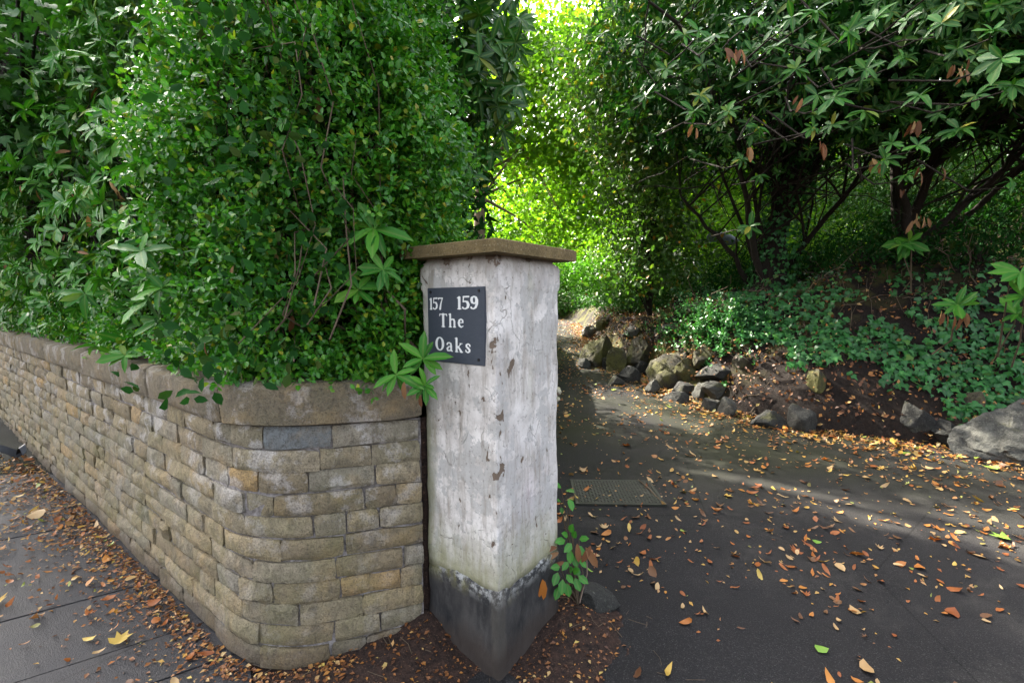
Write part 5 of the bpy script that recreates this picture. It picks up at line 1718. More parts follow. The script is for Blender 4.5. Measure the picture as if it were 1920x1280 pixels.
# ------------------------------------------------------------------ rocks along the bank
def rock_mesh(w_, d_, h_, seed, sub=3, mat=None, angular=.5):
    bm = bmesh.new()
    bmesh.ops.create_icosphere(bm, subdivisions=sub, radius=1)
    V = np.array([v.co[:] for v in bm.verts])
    g = np.random.default_rng(seed)
    # flatten by a few random planes for a broken look
    for k in range(15):
        nn = unit(g.normal(0, 1, 3)); dd = g.uniform(.48, .80)
        t = V @ nn - dd
        V = V - np.where(t > 0, t, 0)[:, None] * nn * min(1, angular * 1.9)
    crk = np.clip(1 - np.abs(vnoise(V, 1.9, seed + 7)) * 9, 0, 1) * .07 + np.clip(1 - np.abs(vnoise(V, 4.1, seed + 8)) * 7, 0, 1) * .03
    V = V * (1 + .12 * fbm(V, 1.4, seed, 4) + .07 * fbm(V, 5, seed + 3, 3) + .035 * fbm(V, 14, seed + 5, 2) - crk)[:, None]
    V = V / np.abs(V).max(0) * np.array([w_ / 2, d_ / 2, h_ / 2])
    for v, c in zip(bm.verts, V): v.co = c
    me = bpy.data.meshes.new('rock'); bm.to_mesh(me); bm.free()
    me.materials.append(mat)
    me.polygons.foreach_set('use_smooth', np.ones(len(me.polygons), dtype=bool))
    me.set_sharp_from_angle(angle=math.radians(32))
    return me


ROCKS = [
    ('boulder', (1782, 752, 2010, 880), M_BOULDER, 'large rounded grey boulder with green patches at the right edge of the drive', .9),
    ('rock', (1760, 768, 1815, 828), M_ROCKDARK, 'upright grey stone touching the left tip of the large boulder', 0),
    ('rock', (1692, 748, 1760, 800), M_ROCKDARK, 'flat dark stone set in the soil under the ivy', 0),
    ('rock', (1824, 728, 1852, 778), M_ROCKMOSS, 'thin upright mossy stone behind the large boulder', 0),
    ('rock', (1490, 750, 1543, 812), M_ROCKDARK, 'squarish grey stone at the foot of the bare soil', 0),
    ('rock', (1418, 768, 1492, 806), M_ROCKDARK, 'long low dark stone beside the squarish one', 0),
    ('rock', (1355, 738, 1389, 782), M_ROCK, 'small pointed stone standing beside the drive below the stacked rocks', 0),
    ('rock', (1318, 735, 1358, 772), M_ROCK, 'lower left stone of the stacked grey rocks', 0),
    ('rock', (1322, 704, 1376, 742), M_ROCK, 'upper stone of the stacked grey rocks', 0),
    ('rock', (1303, 708, 1334, 748), M_ROCK, 'narrow stone at the left of the stacked grey rocks', 0),
    ('rock', (1312, 674, 1390, 710), M_ROCKDARK, 'dark overhanging rock on top of the stacked stones', 0),
    ('rock', (1380, 658, 1412, 692), M_ROCKMOSS, 'round yellow-green mossy stone above the overhanging rock', 0),
    ('rock', (1252, 733, 1302, 757), M_ROCKDARK, 'low black stone lying along the edge of the drive', 0),
    ('rock', (1520, 683, 1562, 732), M_ROCKMOSS, 'round mossy stone half covered by the ivy', 0),
    ('rock', (1208, 632, 1312, 728), M_ROCKMOSS, 'broad moss-covered rock face in the middle of the bank', 0),
    ('rock', (1178, 610, 1236, 690), M_ROCKMOSS, 'upright mossy rock left of the broad rock face', 0),
    ('rock', (1138, 700, 1172, 724), M_ROCK, 'small grey stone in the leaves at the drive edge', 0),
    ('rock', (1212, 706, 1242, 738), M_ROCK, 'pale grey stone at the foot of the broad rock face', 0),
    ('rock', (1093, 598, 1126, 634), M_ROCKPALE, 'pale sunlit rock at the far end of the bank', 0),
    ('rock', (1120, 590, 1150, 616), M_ROCKMOSS, 'green rock behind the pale sunlit one', 0),
    ('rock', (1092, 616, 1162, 690), M_ROCKMOSS, 'mossy rock below the pale sunlit one', 0),
    ('rock', (1086, 662, 1110, 692), M_ROCK, 'small stone at the far foot of the bank', 0),
    ('rock', (1158, 680, 1204, 718), M_ROCKDARK, 'dark stone below the upright mossy rock', 0),
    ('rock', (1128, 655, 1166, 694), M_ROCKDARK, 'dark broken rock low in the rubble at the far end', 0),
    ('rock', (1188, 668, 1222, 702), M_ROCKDARK, 'dark rock tucked under the upright mossy one', 0),
    ('rock', (1110, 640, 1136, 668), M_ROCKMOSS, 'small mossy rock under the pale sunlit one', 0),
    ('rock', (1300, 640, 1350, 680), M_ROCKMOSS, 'mossy rock above the stacked grey stones', 0),
    ('rock', (1262, 650, 1330, 712), M_ROCKMOSS, 'mossy rock wedged right of the broad rock face', 0),
    ('rock', (1140, 640, 1186, 700), M_ROCKMOSS, 'brown mossy rock in the rubble between the two rock faces', 0),
    ('rock', (1262, 706, 1312, 742), M_ROCKDARK, 'dark rock under the wedged mossy one', 0),
    ('rock', (1170, 600, 1208, 632), M_ROCKPALE, 'small pale rock among the dead leaves above the rubble', 0),
    ('rock', (1238, 598, 1292, 626), M_ROCK, 'grey rock lying high on the leafy slope', 0),
]
BOULDERS = []
from mathutils.bvhtree import BVHTree
RV, RF = [], []
for k, (nm, (x0, y0, x1, y1), mt, lab, big) in enumerate(ROCKS):
    p = spot((x0 + x1) / 2, y1 - 2)
    px, py, zc = proj(p)
    w_ = (x1 - x0) * zc / FPX * (1.2 if big else 1.05); h_ = (y1 - y0) * zc / FPX * (1.35 if big else 1.2)
    d_ = max(w_, h_) * (.8 if not big else .65)
    me = rock_mesh(w_, d_, h_, 70 + k, 5 if big else 4, mt)
    o = link(nm, me, None, (p[0] + (.45 if big else 0), p[1] + d_ * .32, p[2] + h_ * (.24 if big else .14)))
    o.rotation_euler = (rng.uniform(-.12, .05), rng.uniform(-.12, .12), rng.uniform(-.3, .3) if not big else .1)
    tag(o, lab, nm, 'stones along the bank')
    Mw = Matrix.Translation(o.location) @ o.rotation_euler.to_matrix().to_4x4()
    b_ = len(RV)
    RV += [Mw @ v.co for v in me.vertices]; RF += [[i + b_ for i in p_.vertices] for p_ in me.polygons]
# stone leaning by the pier
p = np.array([0.40, 2.17, 0.06])
o = link('rock', rock_mesh(.26, .20, .15, 133, 3, M_ROCKDARK, .8), None, p)
o.rotation_euler = (.1, .35, .3)
tag(o, 'dark smooth stone lying in the soil behind the pier foot', 'rock')

# ------------------------------------------------------------------ ivy on the bank
ivy = empty('ivy', (4.4, 6.0, 1.0), 'carpet of dark green ivy leaves trailing down the soil bank above the grey stones', 'ivy')
ioff = np.array(ivy.location)


def on_bank(x, y):
    return np.stack([x, y, bank_z(x, y)], -1)


def bank_normal(x, y):
    e = .05
    zx = (bank_z(x + e, y) - bank_z(x - e, y)) / (2 * e); zy = (bank_z(x, y + e) - bank_z(x, y - e)) / (2 * e)
    return unit(np.stack([-zx, -zy, np.ones_like(zx)], -1))


n = 52000
x = rng.uniform(2.2, 11.0, n); y = rng.uniform(3.0, 10.5, n)
d, sa = edge_dist(x, y)
dens = fbm(np.stack([x, y, 0 * x], 1), 1.3, 61, 3) + .5 * fbm(np.stack([x, y, 0 * x], 1), 5, 62, 2)
lowlim = np.interp(sa, [0, _cum[2], _cum[3], _cum[4], _cum[5], _cum[6], _cum[7]], [.25, .3, .36, .5, .55, .4, .8])
k = (d > lowlim + .25 * rng.random(n) + .9 * fbm(np.stack([x, y, 0 * x], 1), 1.1, 64, 2)) & (d < 6.2) & (dens > -.11) & (rng.random(n) < np.interp(d, [0, 1, 1.5, 2.1, 6.2], [1, 1, .65, .12, .06]))
k &= ~((sa > _cum[7] + .4) | ((sa > _cum[6] + .6) & (d < 1.2)))
x, y = x[k], y[k]
Nb = bank_normal(x, y)
P = on_bank(x, y) + Nb * rng.uniform(.015, .11, (len(x), 1))
nn = Nb + np.array([-.1, -.55, .25]) + rng.normal(0, .35, P.shape)
dd = np.array([0, -.4, -.9]) + rng.normal(0, .6, P.shape)
foliage(ivy, ioff, T_IVY, P, frames(dd, nn), rng.uniform(.04, .105, len(P)), M_IVY, 300)
paths = []
for k in range(70):
    x0, y0 = rng.uniform(2.8, 6.5), rng.uniform(5.0, 8.0)
    q = np.cumsum(np.concatenate([[[x0, y0]], np.array([-.35, -.6]) * .18 + rng.normal(0, .05, (7, 2))]), 0)
    dq, _ = edge_dist(q[:, 0], q[:, 1])
    if dq.min() < .4: continue
    paths.append((on_bank(q[:, 0], q[:, 1]) + [0, 0, .02], np.full(8, .003)))
V, F = tubes(paths, 4)
link('stem', mesh_np('stem', V - ioff, F, M_TWIG), ivy, kind='stuff')
ivl = empty('ivy', (0.1, 4.5, .6), 'ivy tumbling down the low bank on the other side of the drive, behind the pier', 'ivy')
n = 9000
ii = rng.integers(0, 88, n); jj = rng.integers(0, 5, n); fa = rng.random((n, 2))
RR = np.stack(rows)
P = (RR[jj, ii] * (1 - fa[:, :1]) + RR[jj + 1, ii] * fa[:, :1]) * (1 - fa[:, 1:]) + (RR[jj, ii + 1] * (1 - fa[:, :1]) + RR[jj + 1, ii + 1] * fa[:, :1]) * fa[:, 1:]
k = (P[:, 1] < 13) & (fbm(P, 1.6, 83, 3) > -.2) & (P[:, 0] < .085 * P[:, 1] + .15)
P = P[k] + np.array([.05, 0, .03]) * rng.random((int(k.sum()), 1))
foliage(ivl, np.array(ivl.location), T_IVY, P, frames(np.array([.3, -.2, -.9]) + rng.normal(0, .5, P.shape), np.array([.9, -.3, .5]) + rng.normal(0, .4, P.shape)), rng.uniform(.05, .1, len(P)), M_IVY, 60)
# leafy plants in the sun at the left end of the ivy
lp_ = empty('ground_plant', (3.0, 7.0, .8), 'fresh green leafy plants catching the sun at the left end of the ivy', 'plant')
n = 420
q = np.array([spot(a, b) for a, b in zip(rng.normal(1330, 60, n), rng.normal(608, 34, n))])
q = q[(q[:, 1] < 10)]
l1, l2, l3 = shoots(q, np.array([-.2, -.3, .9]) + rng.normal(0, .45, q.shape), rng.uniform(.10, .26, len(q)), 8, .07)
foliage(lp_, np.array(lp_.location), T_PRIVET, l1, l2, l3, M_IVY, 200)
for (px_, py_, lab) in ((1420, 535, 'straggling bush added as shade at the foot of the thick trunk'), (1530, 520, 'straggling bush added as shade right of the thick trunk'), (1640, 512, 'straggling bush added as shade under the leaning stems'), (1750, 505, 'straggling bush added as shade below the right group of stems'), (1860, 500, 'straggling bush added as shade near the right edge')):
    q = spot(px_, py_)
    shrub('bush', lab, (q[0], q[1] + .2, q[2] - .1), [(0, 0, .35, .55, .4, .3), (.3, .2, .5, .5, .4, .3)], 1100, .09, M_DEEP, T_LOLONG, group='straggling bushes added to darken the slope', twigs=34)  # bushes added to darken the slope as shade would
# ivy sleeve on the thick trunk
iv2 = empty('ivy', (4.2, 7.6, 1.9), 'ivy climbing the thick dark trunk in the middle of the bank', 'ivy')
n = 1500
an = rng.uniform(0, 6.28, n); hz = rng.uniform(-.2, 2.2, n)
rr = .31 + .06 * rng.random(n)
P = np.stack([4.2 + .15 * hz / 2.2 + rr * np.cos(an), 7.7 - .2 * hz / 2.2 + rr * np.sin(an), r1o[2] + hz], 1)
nn = np.stack([np.cos(an), np.sin(an), 0 * an], 1) + rng.normal(0, .4, P.shape)
foliage(iv2, np.array(iv2.location), T_IVY, P, frames(np.array([0, 0, -1.0]) + rng.normal(0, .5, P.shape), nn), rng.uniform(.05, .085, n), M_IVY, 120)

# loose roots and dead twigs on the dark slope
paths = []
for k in range(60):
    x0, y0 = rng.uniform(2.8, 7.0), rng.uniform(5.6, 8.6)
    m = 7
    z0 = float(bank_z(np.array([x0]), np.array([y0]))[0])
    Q = np.array([x0, y0, z0 - .02]) + np.cumsum(np.concatenate([[[0, 0, 0]], np.array([rng.normal(0, .07), -.05, rng.uniform(-.01, .10)]) + rng.normal(0, .05, (m - 1, 3))]), 0)
    zb = bank_z(Q[:, 0], Q[:, 1])
    Q[:, 2] = np.maximum(Q[:, 2], zb + .01)
    paths.append((Q, np.linspace(.007, .003, m)))
V, F = tubes(paths, 5)
tag(link('dead_twigs', mesh_np('dead_twigs', V, F, M_TWIG)), 'tangle of dead twigs and roots on the dark slope', 'twigs', kind='stuff')

# ------------------------------------------------------------------ things beyond the bank
# low orange brick wall with a pale pier behind it
bw = empty('brick_wall', (7.4, 12.2, 2.4), 'low sunlit orange brick wall glimpsed between the dark trunks', 'wall')
bz = float(bank_z(np.array([7.4]), np.array([12.2]))[0])
bw.location.z = bz
bshape = None
for row in range(7):
    for c in range(10):
        bm = bmesh.new()
        bmesh.ops.create_cube(bm, size=1, matrix=Matrix.Diagonal((.215, .10, .066, 1)))
        bmesh.ops.bevel(bm, geom=list(bm.edges), offset=.006, segments=1, affect='EDGES')
        if bshape is None:
            bshape = bpy.data.meshes.new('brick'); bm.to_mesh(bshape); bshape.materials.append(M_TERRA)
        bm.free()
        link('brick', bshape, bw, (-1.1 + c * .225 + (row % 2) * .11, rng.uniform(-.004, .004), .03 + row * .075))
pp = empty('concrete_post', (8.35, 12.0, bz), 'pale rendered post beside the orange brick wall', 'post')
V, F = ring_box([(z_, -.16, .16, -.16, .16) for z_ in (-.1, .3, .6, .9)] + [(.95, -.2, .2, -.2, .2), (1.02, -.2, .2, -.2, .2), (1.08, -.05, .05, -.05, .05)], 5, 5, .01, 4, .003)
link('shaft', mesh_np('shaft', V, F, M_PALEWALL, False), pp)
# blue-grey slabs left of the trunk
for k, (px, py, lab) in enumerate(((1345, 441, 'blue grey slab leaning under the branches left of the thick trunk'), (1370, 452, 'smaller blue grey slab propped beside the leaning one'))):
    p = at_y(px, py, 9.4)
    o = link('paving_slab', rock_mesh(.42, .12, .26, 180 + k, 2, M_BLUEGREY, .9), None, p)
    tag(o, lab, 'slab')

# ------------------------------------------------------------------ drain cover beside the pier
cov = empty('drain_cover', (0.80, 3.52, float(drive_z(0, 3.52)) + .004), 'rectangular mossy chequered metal drain cover let into the drive behind the pier', 'drain cover', rz=-.03)
bm = bmesh.new()
bmesh.ops.create_cube(bm, size=1, matrix=Matrix.Translation((0, 0, .002)) @ Matrix.Diagonal((.60, .42, .012, 1)))
me = bpy.data.meshes.new('plate'); bm.to_mesh(me); bm.free(); me.materials.append(M_IRON)
link('plate', me, cov)
M_IRONDARK = mk_plain('dark_iron', (0.012, 0.012, 0.009), 0.6, 0.4, 0.3, 30)
V, F = [], []
for i in range(24):
    for j in range(15):
        a = math.pi / 4 if (i + j) % 2 else -math.pi / 4
        cx, cy = -.285 + i * .0248, -.195 + j * .0278
        u_ = np.array([math.cos(a), math.sin(a)]) * .011; v_ = np.array([-math.sin(a), math.cos(a)]) * .0035
        b = len(V)
        for sg in (u_, v_, -u_, -v_): V.append((cx + sg[0], cy + sg[1], .0081))
        V.append((cx, cy, .0140))
        for q in range(4): F.append((b + q, b + (q + 1) % 4, b + 4))
link('tread', mesh_np('tread', np.array(V), F, M_IRONDARK, False), cov, kind='stuff')
bm = bmesh.new()
for (x, y, a, b) in ((0, .222, .66, .022), (0, -.222, .66, .022), (.316, 0, .022, .42), (-.316, 0, .022, .42)):
    bmesh.ops.create_cube(bm, size=1, matrix=Matrix.Translation((x, y, .0)) @ Matrix.Diagonal((a, b, .014, 1)))
me = bpy.data.meshes.new('frame'); bm.to_mesh(me); bm.free(); me.materials.append(M_IRON)
link('frame', me, cov)
# stick across its corner
a = np.array([1.03, 3.72, float(drive_z(0, 3.72)) + .02]); b = np.array([1.11, 3.30, float(drive_z(0, 3.3)) + .012])
V, F = tubes([(np.array([a, a * .6 + b * .4 + [.006, 0, .004], a * .3 + b * .7 - [.004, 0, 0], b]), np.array([.005, .006, .006, .004]))], 6)
tag(link('stick', mesh_np('stick', V, F, M_TWIG)), 'thin dead stick lying across the corner of the drain cover', 'stick')

# scrap of black plastic at the wall foot
q0 = np.array([-4.65, 4.33, 0])
sp_ = empty('plastic_scrap', q0, 'torn strip of black plastic on the leaves at the wall foot', 'litter')
t = np.linspace(0, 1, 12)
for k, (dx, dy, hh) in enumerate(((-.34, -.20, .13), (.09, -.05, .10))):
    pth = np.stack([t * dx, t * dy, .02 + hh * np.sin(t * 2.4 + .35 * k)], 1)
    wv = np.array([.012, .028, 0])
    V = np.concatenate([pth - wv * (1 - .6 * t[:, None]), pth + wv * (1 - .4 * t[:, None]) + [0, 0, .03], ])
    F = [[i, i + 1, 12 + i + 1, 12 + i] for i in range(11)]
    F2 = F
    V2 = np.concatenate([V, V + np.array([.004, -.004, .006])])
    F = F2 + [[j + 24 for j in f[::-1]] for f in F2]
    link('strip', mesh_np('strip', V2, F, M_PLASTIC), sp_)

# ------------------------------------------------------------------ sprouts beside the pier
def sprout(label, base, leaves, group=None):
    root = empty('seedling', base, label, 'seedling', group)
    off = np.array(base)
    paths = []
    for (px, py, Yd, L, ax, az) in leaves:
        p = at_y(px, py, Yd)
        d = np.array([[ax, -.45, az]])
        put_leaf('leaf', one_leaf_mesh(T_PRIVET, M_SPROUT), root, p, frames(d, np.array([[rng.normal(0, .2), -.8, .7]]))[0], L, off)
        paths.append((np.array([off, (off + p) / 2 + rng.normal(0, .01, 3), p]), np.array([.003, .0024, .0016])))
    V, F = tubes(paths, 5)
    link('stem', mesh_np('stem', V - off, F, M_TWIG), root)
    return root, off


sprout('seedling with four bright green leaves beside the pier, in front of the drain cover', (.33, 2.38, .05), [(1052, 912, 2.3, .055, -.4, .3), (1062, 918, 2.3, .06, .3, .1), (1066, 934, 2.3, .065, .2, -.5), (1050, 938, 2.3, .04, -.2, .2), (1052, 950, 2.3, .035, .1, -.5)])
rt, of = sprout('leafy green seedling with dry brown leaves at the right foot of the pier', (.31, 2.10, .07),
    [(1065, 1005, 2.08, .05, -.5, .5), (1075, 1008, 2.08, .05, .1, .8), (1086, 1010, 2.08, .05, .7, .3), (1072, 1018, 2.06, .06, -.4, -.2), (1075, 1040, 2.06, .055, .2, -.6), (1078, 1060, 2.05, .05, .2, -.4), (1062, 1076, 2.0, .05, .3, -.2), (1046, 1072, 2.0, .06, -.3, -.6), (1055, 1085, 2.0, .065, -.1, -.8), (1078, 1082, 2.0, .06, .3, -.7), (1068, 1070, 2.0, .05, .1, .4), (1084, 1078, 2.0, .055, .6, -.3), (1060, 1012, 2.07, .06, -.7, .1), (1070, 998, 2.08, .055, .1, 1.0), (1080, 1022, 2.06, .06, .5, -.4), (1070, 1030, 2.05, .06, -.1, -.9), (1086, 1046, 2.04, .05, .5, -.5), (1066, 1052, 2.04, .05, -.5, -.4), (1050, 1062, 2.0, .055, -.6, .2), (1062, 1092, 2.0, .06, .2, -1.0), (1048, 1098, 2.0, .06, -.3, -.9), (1074, 1072, 2.0, .05, .3, .4)])
for (px, py, L, ax, az) in ((1082, 1018, .09, .1, -1), (1098, 1025, .11, .55, -.9), (1108, 1022, .09, -.5, -.9), (1045, 1025, .08, -.9, -.1), (1048, 1035, .08, -.8, -.3), (1058, 1052, .07, -.6, -.2)):
    put_leaf('dead_leaf', one_leaf_mesh(T_RHODO, M_DEAD, 'dead_leaf'), rt, at_y(px, py, 2.03), frames(np.array([[ax, -.2, az]]), np.array([[0, -1, .4]]))[0], L, of)
V, F = tubes([(np.array([at_y(1100, 1040, 2.03), at_y(1101, 1075, 2.02), at_y(1092, 1110, 2.0), at_y(1087, 1130, 1.98)]), np.array([.003, .0035, .003, .0025]))], 6)
link('stem', mesh_np('stem', V - of, F, M_BARKPALE), rt)
# orange leaf stuck on the plinth
p = at_y(1017, 1085, 1.955)
lf = link('fallen_leaf', mesh_np('fallen_leaf', T_RHODO[0] * [1.3, 1, 1], T_RHODO[1], M_FALLEN['orange'], True, {'mid': T_RHODO[2]}))
Mx = (Matrix(frames(np.array([[0.02, -.05, -1.0]]), np.array([[.55, -.8, .1]]))[0].tolist()) @ Matrix.Diagonal((.12, .12, .12))).to_4x4(); Mx.translation = Vector(p); lf.matrix_world = Mx
tag(lf, 'long bright orange dead leaf hanging against the black foot of the pier', 'leaf')

# ------------------------------------------------------------------ fallen leaves
def curl_variant(tpl, seed, curl=.35, twist=.25):
    g = np.random.default_rng(seed)
    V = tpl[0].copy()
    V[:, 1] -= .5
    V[:, 2] = g.uniform(.2, 1) * curl * np.sign(g.normal()) * (V[:, 0] / .3) ** 2 * .3 + g.uniform(-.2, curl * 1.6) * V[:, 1] ** 2 + g.uniform(-twist, twist) * V[:, 0] * V[:, 1] * 2 + g.normal(0, .035, len(V))
    V[:, 0] += g.uniform(-.2, .2) * V[:, 1] ** 2
    V[:, 2] -= V[:, 2].min()
    return V, tpl[1], tpl[2]


T_OVAL = leaf_tpl(.27, 0, 0, True, shape=[0, .7, 1, .75, 0])
T_NARROW = leaf_tpl(.14, 0, 0, True)
T_ROUND = leaf_tpl(.40, 0, 0, True, shape=[0, .8, 1, .8, 0])
FV = [curl_variant(T_OVAL, 1), curl_variant(T_OVAL, 2), curl_variant(T_NARROW, 3, .6), curl_variant(T_NARROW, 4, .4), curl_variant(T_ROUND, 5, .3), curl_variant(T_MAPLE, 6, .3), curl_variant(T_OVAL, 7, .7, .5), curl_variant(T_NARROW, 8, .9, .5), curl_variant(T_MAPLE, 9, .5, .4)]
FNAME = ['oval', 'oval', 'narrow', 'narrow', 'rounded', 'lobed', 'curled', 'curled narrow', 'lobed']
COLN = ['orange', 'russet', 'yellow', 'tan', 'brown', 'green']

pts_, where = [], []
# on the drive
n = 44000
x = rng.uniform(-.2, 6.5, n); y = 1.5 + 17 * rng.random(n) ** 1.7
d, sa = edge_dist(x, y)
near = np.exp(-np.abs(d + .25) / .45)
cl = fbm(np.stack([x, y, 0 * x], 1), 3.2, 71, 4) + .24 * (y > 2.3)
k = (d < -.02) & (rng.random(n) < np.clip(.12 + .55 * cl + .45 * near * (y > 3.0), 0, 1)) & (x > .0 + .06 * y)
inpier = (x < .45) & (y < 2.35)
k &= ~inpier
for a, b in zip(x[k], y[k]): pts_.append((a, b, float(drive_z(a, b)) + .006)); where.append('drive')
# strip of leaves along the foot of the bank
n = 6500
tt = rng.uniform(_cum[1], _cum[10], n)
ex = np.interp(tt, _cum, EDGE[:, 0]); ey = np.interp(tt, _cum, EDGE[:, 1])
x = ex + rng.normal(-.12, .20, n); y = ey + rng.normal(-.12, .20, n)
d, sa = edge_dist(x, y)
k = (d < .02)
for a, b in zip(x[k], y[k]): pts_.append((a, b, float(drive_z(a, b)) + .008 + rng.uniform(0, .015))); where.append('drive')
# on the pavement, drifted against the wall
n = 2600
s = -rng.uniform(.75, 6.5, n); o_w = rng.exponential(.24, n) * np.interp(s, [-6.5, -3, -1.5, -.8], [3.2, 1.7, .8, .35])
q = wall_map(s, .03 + o_w, 0 * s)
cl = fbm(q, 2.2, 73, 3)
k = rng.random(n) < np.interp(s, [-6.5, -3.2, -2, -.8], [1, .75, .25, .07]) + .25 * cl
for a in q[k]: pts_.append((a[0], a[1], .006 + rng.uniform(0, .012))); where.append('pavement')
n = 80
q = wall_map(-rng.uniform(1, 5, n), rng.uniform(.2, 1.6, n), np.zeros(n))
for a in q: pts_.append((a[0], a[1], .006)); where.append('pavement')
pts_ = np.array(pts_); where = np.array(where)
N_ = len(pts_)
var = rng.choice(len(FV), N_, p=[.17, .15, .16, .12, .11, .03, .12, .12, .02])
cc = rng.choice(6, N_, p=[.21, .245, .105, .265, .168, .007])
sc = rng.gamma(5, .0078, N_) * np.where(where == 'drive', 1.0, .85) * np.where(np.isin(var, [2, 3, 7]), 1.3, 1.0) * np.where(np.isin(var, [5, 8]), 1.25, 1.0)
frag = rng.random(N_) < .34
sc = np.where(frag, rng.uniform(.010, .03, N_), sc)
sc = np.clip(sc, .010, .10)
var = np.where(frag, len(FV), var)
FV.append((T_LO[0] - [0, .5, 0], T_LO[1], T_LO[2])); FNAME.append('broken')
ang = rng.uniform(0, 6.28, N_)
tilt = rng.normal(0, .30, (N_, 2))
R = frames(np.stack([np.cos(ang), np.sin(ang), tilt[:, 0]], 1), np.stack([tilt[:, 0], tilt[:, 1], np.ones(N_)], 1))
px, py, zc = proj(pts_)
vis = (zc > .5) & (px > -15) & (px < 1935) & (py < 1290) & (py > 560)
# behind the pier as the photograph sees it
vis &= ~((px > 800) & (px < 1042) & (py < 1180))
size = np.where(vis, sc / zc ** 1.5, -1)
size = size * np.where(where == 'drive', 1.0, .62)
top = np.argsort(-size)[:300]
cnt = {}
meshes = {}
seen_lab = {}
for i in top:
    kf = (var[i], cc[i])
    if kf not in meshes:
        T = FV[var[i]]
        meshes[kf] = mesh_np('fallen_leaf', T[0], T[1], M_FALLEN[COLN[cc[i]]], True, {'mid': T[2] * 0})
    o = link('fallen_leaf', meshes[kf])
    M_ = (Matrix(R[i].tolist()) @ Matrix.Diagonal((float(sc[i]),) * 3)).to_4x4(); M_.translation = Vector(pts_[i]); o.matrix_world = M_
    wh = where[i]
    X_, Y_ = pts_[i][0], pts_[i][1]
    if wh == 'drive':
        dd_, _ = edge_dist(np.array([X_]), np.array([Y_]))
        spt = ('at the foot of the bank' if dd_[0] > -.5 else 'beside the drain cover' if math.hypot(X_ - .8, Y_ - 3.5) < .7 else 'by the dark stone' if X_ < .9 and Y_ < 2.7
               else 'before the large boulder' if X_ > 2.6 and Y_ > 2.9 else 'right of the drain cover' if Y_ > 2.9 else "at the drive's bottom right" if X_ > 1.5 else 'on the near drive')
    else:
        dw = .595 * (1.0 - 0) - (.595 * X_ + .803 * Y_ - .79) - .595
        spt = 'against the foot of the wall' if dw < .25 else 'in the drift by the wall' if Y_ > 3.0 else 'out on the pavement flags'
    siz = 'large' if sc[i] > .06 else 'small' if sc[i] < .04 else 'middling'
    lab = f'{siz} {FNAME[var[i]]} {COLN[cc[i]]} fallen leaf {spt}'
    tag(o, lab, 'leaf', 'fallen leaves on the ' + str(wh))
    seen_lab.setdefault(lab, []).append((px[i], o))
m = np.ones(N_, bool); m[top] = False
ORD = ['second', 'third', 'fourth', 'fifth', 'sixth', 'seventh', 'eighth', 'ninth', 'tenth', 'eleventh', 'twelfth']
for lab, lst in seen_lab.items():
    if len(lst) < 2 or len(lst) > 13: continue
    lst.sort(key=lambda q: q[0])
    for k_, (_, o) in enumerate(lst):
        o['label'] = lab + (', leftmost such' if k_ == 0 else ', rightmost such' if k_ == len(lst) - 1 else ', ' + ORD[k_ - 1] + ' from left')
for zone, lab in (('drive', 'scatter of small fallen autumn leaves over the driveway'), ('pavement', 'drift of fallen autumn leaves on the pavement against the wall')):
    VV_, FF_, RR_, base = [], [], [], 0
    for v in range(len(FV)):
        k = m & (var == v) & (where == zone)
        if not k.any(): continue
        Vx, Fx, mid = leaf_arrays(FV[v], pts_[k], R[k], sc[k])
        VV_.append(Vx); FF_.append(Fx + base); base += len(Vx); RR_.append(np.repeat(rng.uniform(0, .999, int(k.sum())), len(FV[v][0])))
    o = link('fallen_leaves', mesh_np('fallen_leaves', np.concatenate(VV_), np.concatenate(FF_), M_FALLMIX, True, {'rnd': np.concatenate(RR_)}))
    tag(o, lab, 'leaves', kind='stuff')

# a few leaves that stand out
for (px_, py_, v, col, L, lab) in ((1252, 1262, 2, 'yellow', .085, 'clear yellow leaf with a stalk at the bottom of the driveway'), (1540, 1222, 4, 'green', .055, 'bright green leaf alone on the driveway'),
                                  (1872, 1010, 5, 'green', .10, 'large torn green leaf among orange ones near the right edge'), (1855, 880, 6, 'green', .12, 'pale green leaf lying below the large boulder'), (230, 1200, 5, 'yellow', .085, 'yellow and green lobed leaf on the pavement near the wall corner')):
    p = spot(px_, py_)
    T = FV[v]
    o = link('fallen_leaf', mesh_np('fallen_leaf', T[0], T[1], M_FALLEN[col], True, {'mid': T[2] * 0}))
    a = rng.uniform(0, 6.28)
    M_ = (Matrix(frames(np.array([[math.cos(a), math.sin(a), .05]]), np.array([[.05, -.1, 1.0]]))[0].tolist()) @ Matrix.Diagonal((L,) * 3)).to_4x4(); M_.translation = Vector((p[0], p[1], p[2] + .008)); o.matrix_world = M_
    tag(o, lab, 'leaf')

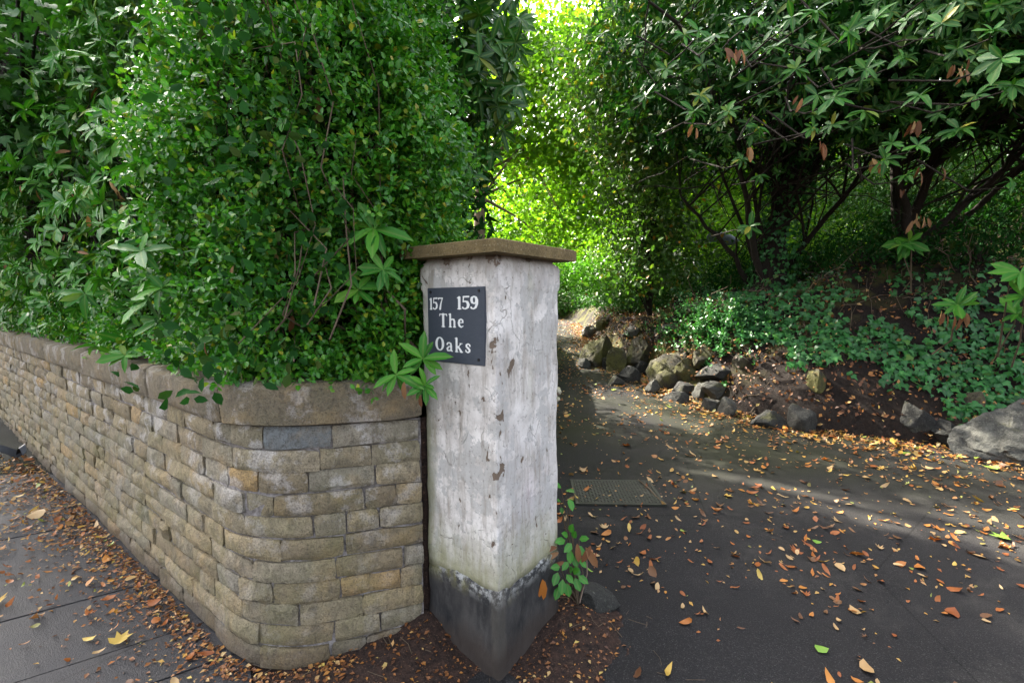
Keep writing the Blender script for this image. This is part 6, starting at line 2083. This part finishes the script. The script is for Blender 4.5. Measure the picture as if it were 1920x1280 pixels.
# fine litter: soil heap, bank, wall foot
LP, LN, LS = [], [], []
n = 5200
x = rng.uniform(-1.45, .85, n); y = rng.uniform(1.35, 2.6, n)
zz = soil_h(np.stack([x, y, 0 * x], 1))
k = (zz > .0) & (rng.random(n) < .8)
LP.append(np.stack([x, y, zz + .004], 1)[k]); LN.append(np.tile([0, 0, 1.0], (k.sum(), 1))); LS.append(rng.uniform(.006, .028, k.sum()))
s = -rng.uniform(.3, 6.5, 5200); ow = rng.exponential(.10, 5200) * np.interp(s, [-6.5, -2.5, -.3], [2.6, 1.2, .7])
q = wall_map(s, .02 + ow, np.full(5200, .004))
q[:, 2] = np.maximum(q[:, 2], soil_h(q) + .003)
LP.append(q); LN.append(np.tile([0, 0, 1.0], (5200, 1))); LS.append(rng.uniform(.006, .03, 5200))
V, F, mid = leaf_arrays(T_LO, np.concatenate(LP), frames(rng.normal(0, 1, (len(np.concatenate(LP)), 3)) * [1, 1, .15], np.concatenate(LN) + rng.normal(0, .3, (len(np.concatenate(LP)), 3))), np.concatenate(LS))
o = link('leaf_litter', mesh_np('leaf_litter', V, F, M_LITTER, True, {'rnd': np.repeat(rng.random(len(V) // 4) ** 1.7, 4)}))
tag(o, 'fine brown leaf mould along the wall foot and round the pier', 'leaf litter', kind='stuff')
n = 44000
x = rng.uniform(1.9, 10, n); y = rng.uniform(3.0, 15, n)
d, sa = edge_dist(x, y)
cl = fbm(np.stack([x, y, 0 * x], 1), 1.7, 77, 3)
k = (d > .03) & (d < 6.5) & (rng.random(n) < np.interp(sa, [_cum[2], S_A, S_A + 1.4, _cum[9]], [.75, .8, 1, 1]) * np.interp(d, [0, 1, 1.6, 4.5], [1, .8, .45, .15]) + .12 * cl)
x, y = x[k], y[k]
Nb = bank_normal(x, y)
P = on_bank(x, y) + Nb * rng.uniform(.01, .05, (len(x), 1))
bvh = BVHTree.FromPolygons(RV, RF)
keepm = np.ones(len(P), bool)
for i in range(len(P)):
    if P[i, 1] > 14: continue
    h_ = bvh.ray_cast(Vector((P[i, 0], P[i, 1], P[i, 2] + 1.2)), Vector((0, 0, -1)), 1.2)
    if h_[0] is not None:
        if h_[1].z < .42 or rng.random() < .2: keepm[i] = False
        P[i, 2] = h_[0].z + .008; Nb[i] = h_[1]
P, Nb = P[keepm], Nb[keepm]
V, F, mid = leaf_arrays(T_LO, P, frames(rng.normal(0, 1, P.shape), Nb + rng.normal(0, .4, P.shape)), rng.uniform(.02, .07, len(P)))
o = link('leaf_litter', mesh_np('leaf_litter', V, F, M_LITTER, True, {'rnd': np.repeat(rng.random(len(P)) ** 1.4, 4)}))
tag(o, 'brown fallen leaves covering the bank between the rocks and under the shrubs', 'leaf litter', kind='stuff')
# needles and twigs scattered on the soil by the pier
paths = []
for k in range(70):
    x0, y0 = rng.uniform(-1.0, .7), rng.uniform(1.5, 2.2)
    a = rng.uniform(0, 6.28); L = rng.uniform(.02, .10)
    q = np.array([[x0, y0, 0], [x0 + math.cos(a) * L / 2 + rng.normal(0, .004), y0 + math.sin(a) * L / 2, 0], [x0 + math.cos(a) * L, y0 + math.sin(a) * L, 0]])
    q[:, 2] = np.maximum(soil_h(q), 0.0) + .004
    paths.append((q, np.full(3, rng.uniform(.0006, .0018))))
V, F = tubes(paths, 4)
tag(link('twig_litter', mesh_np('twig_litter', V, F, M_TWIG)), 'tiny twigs scattered over the soil at the pier foot', 'twigs', kind='stuff')
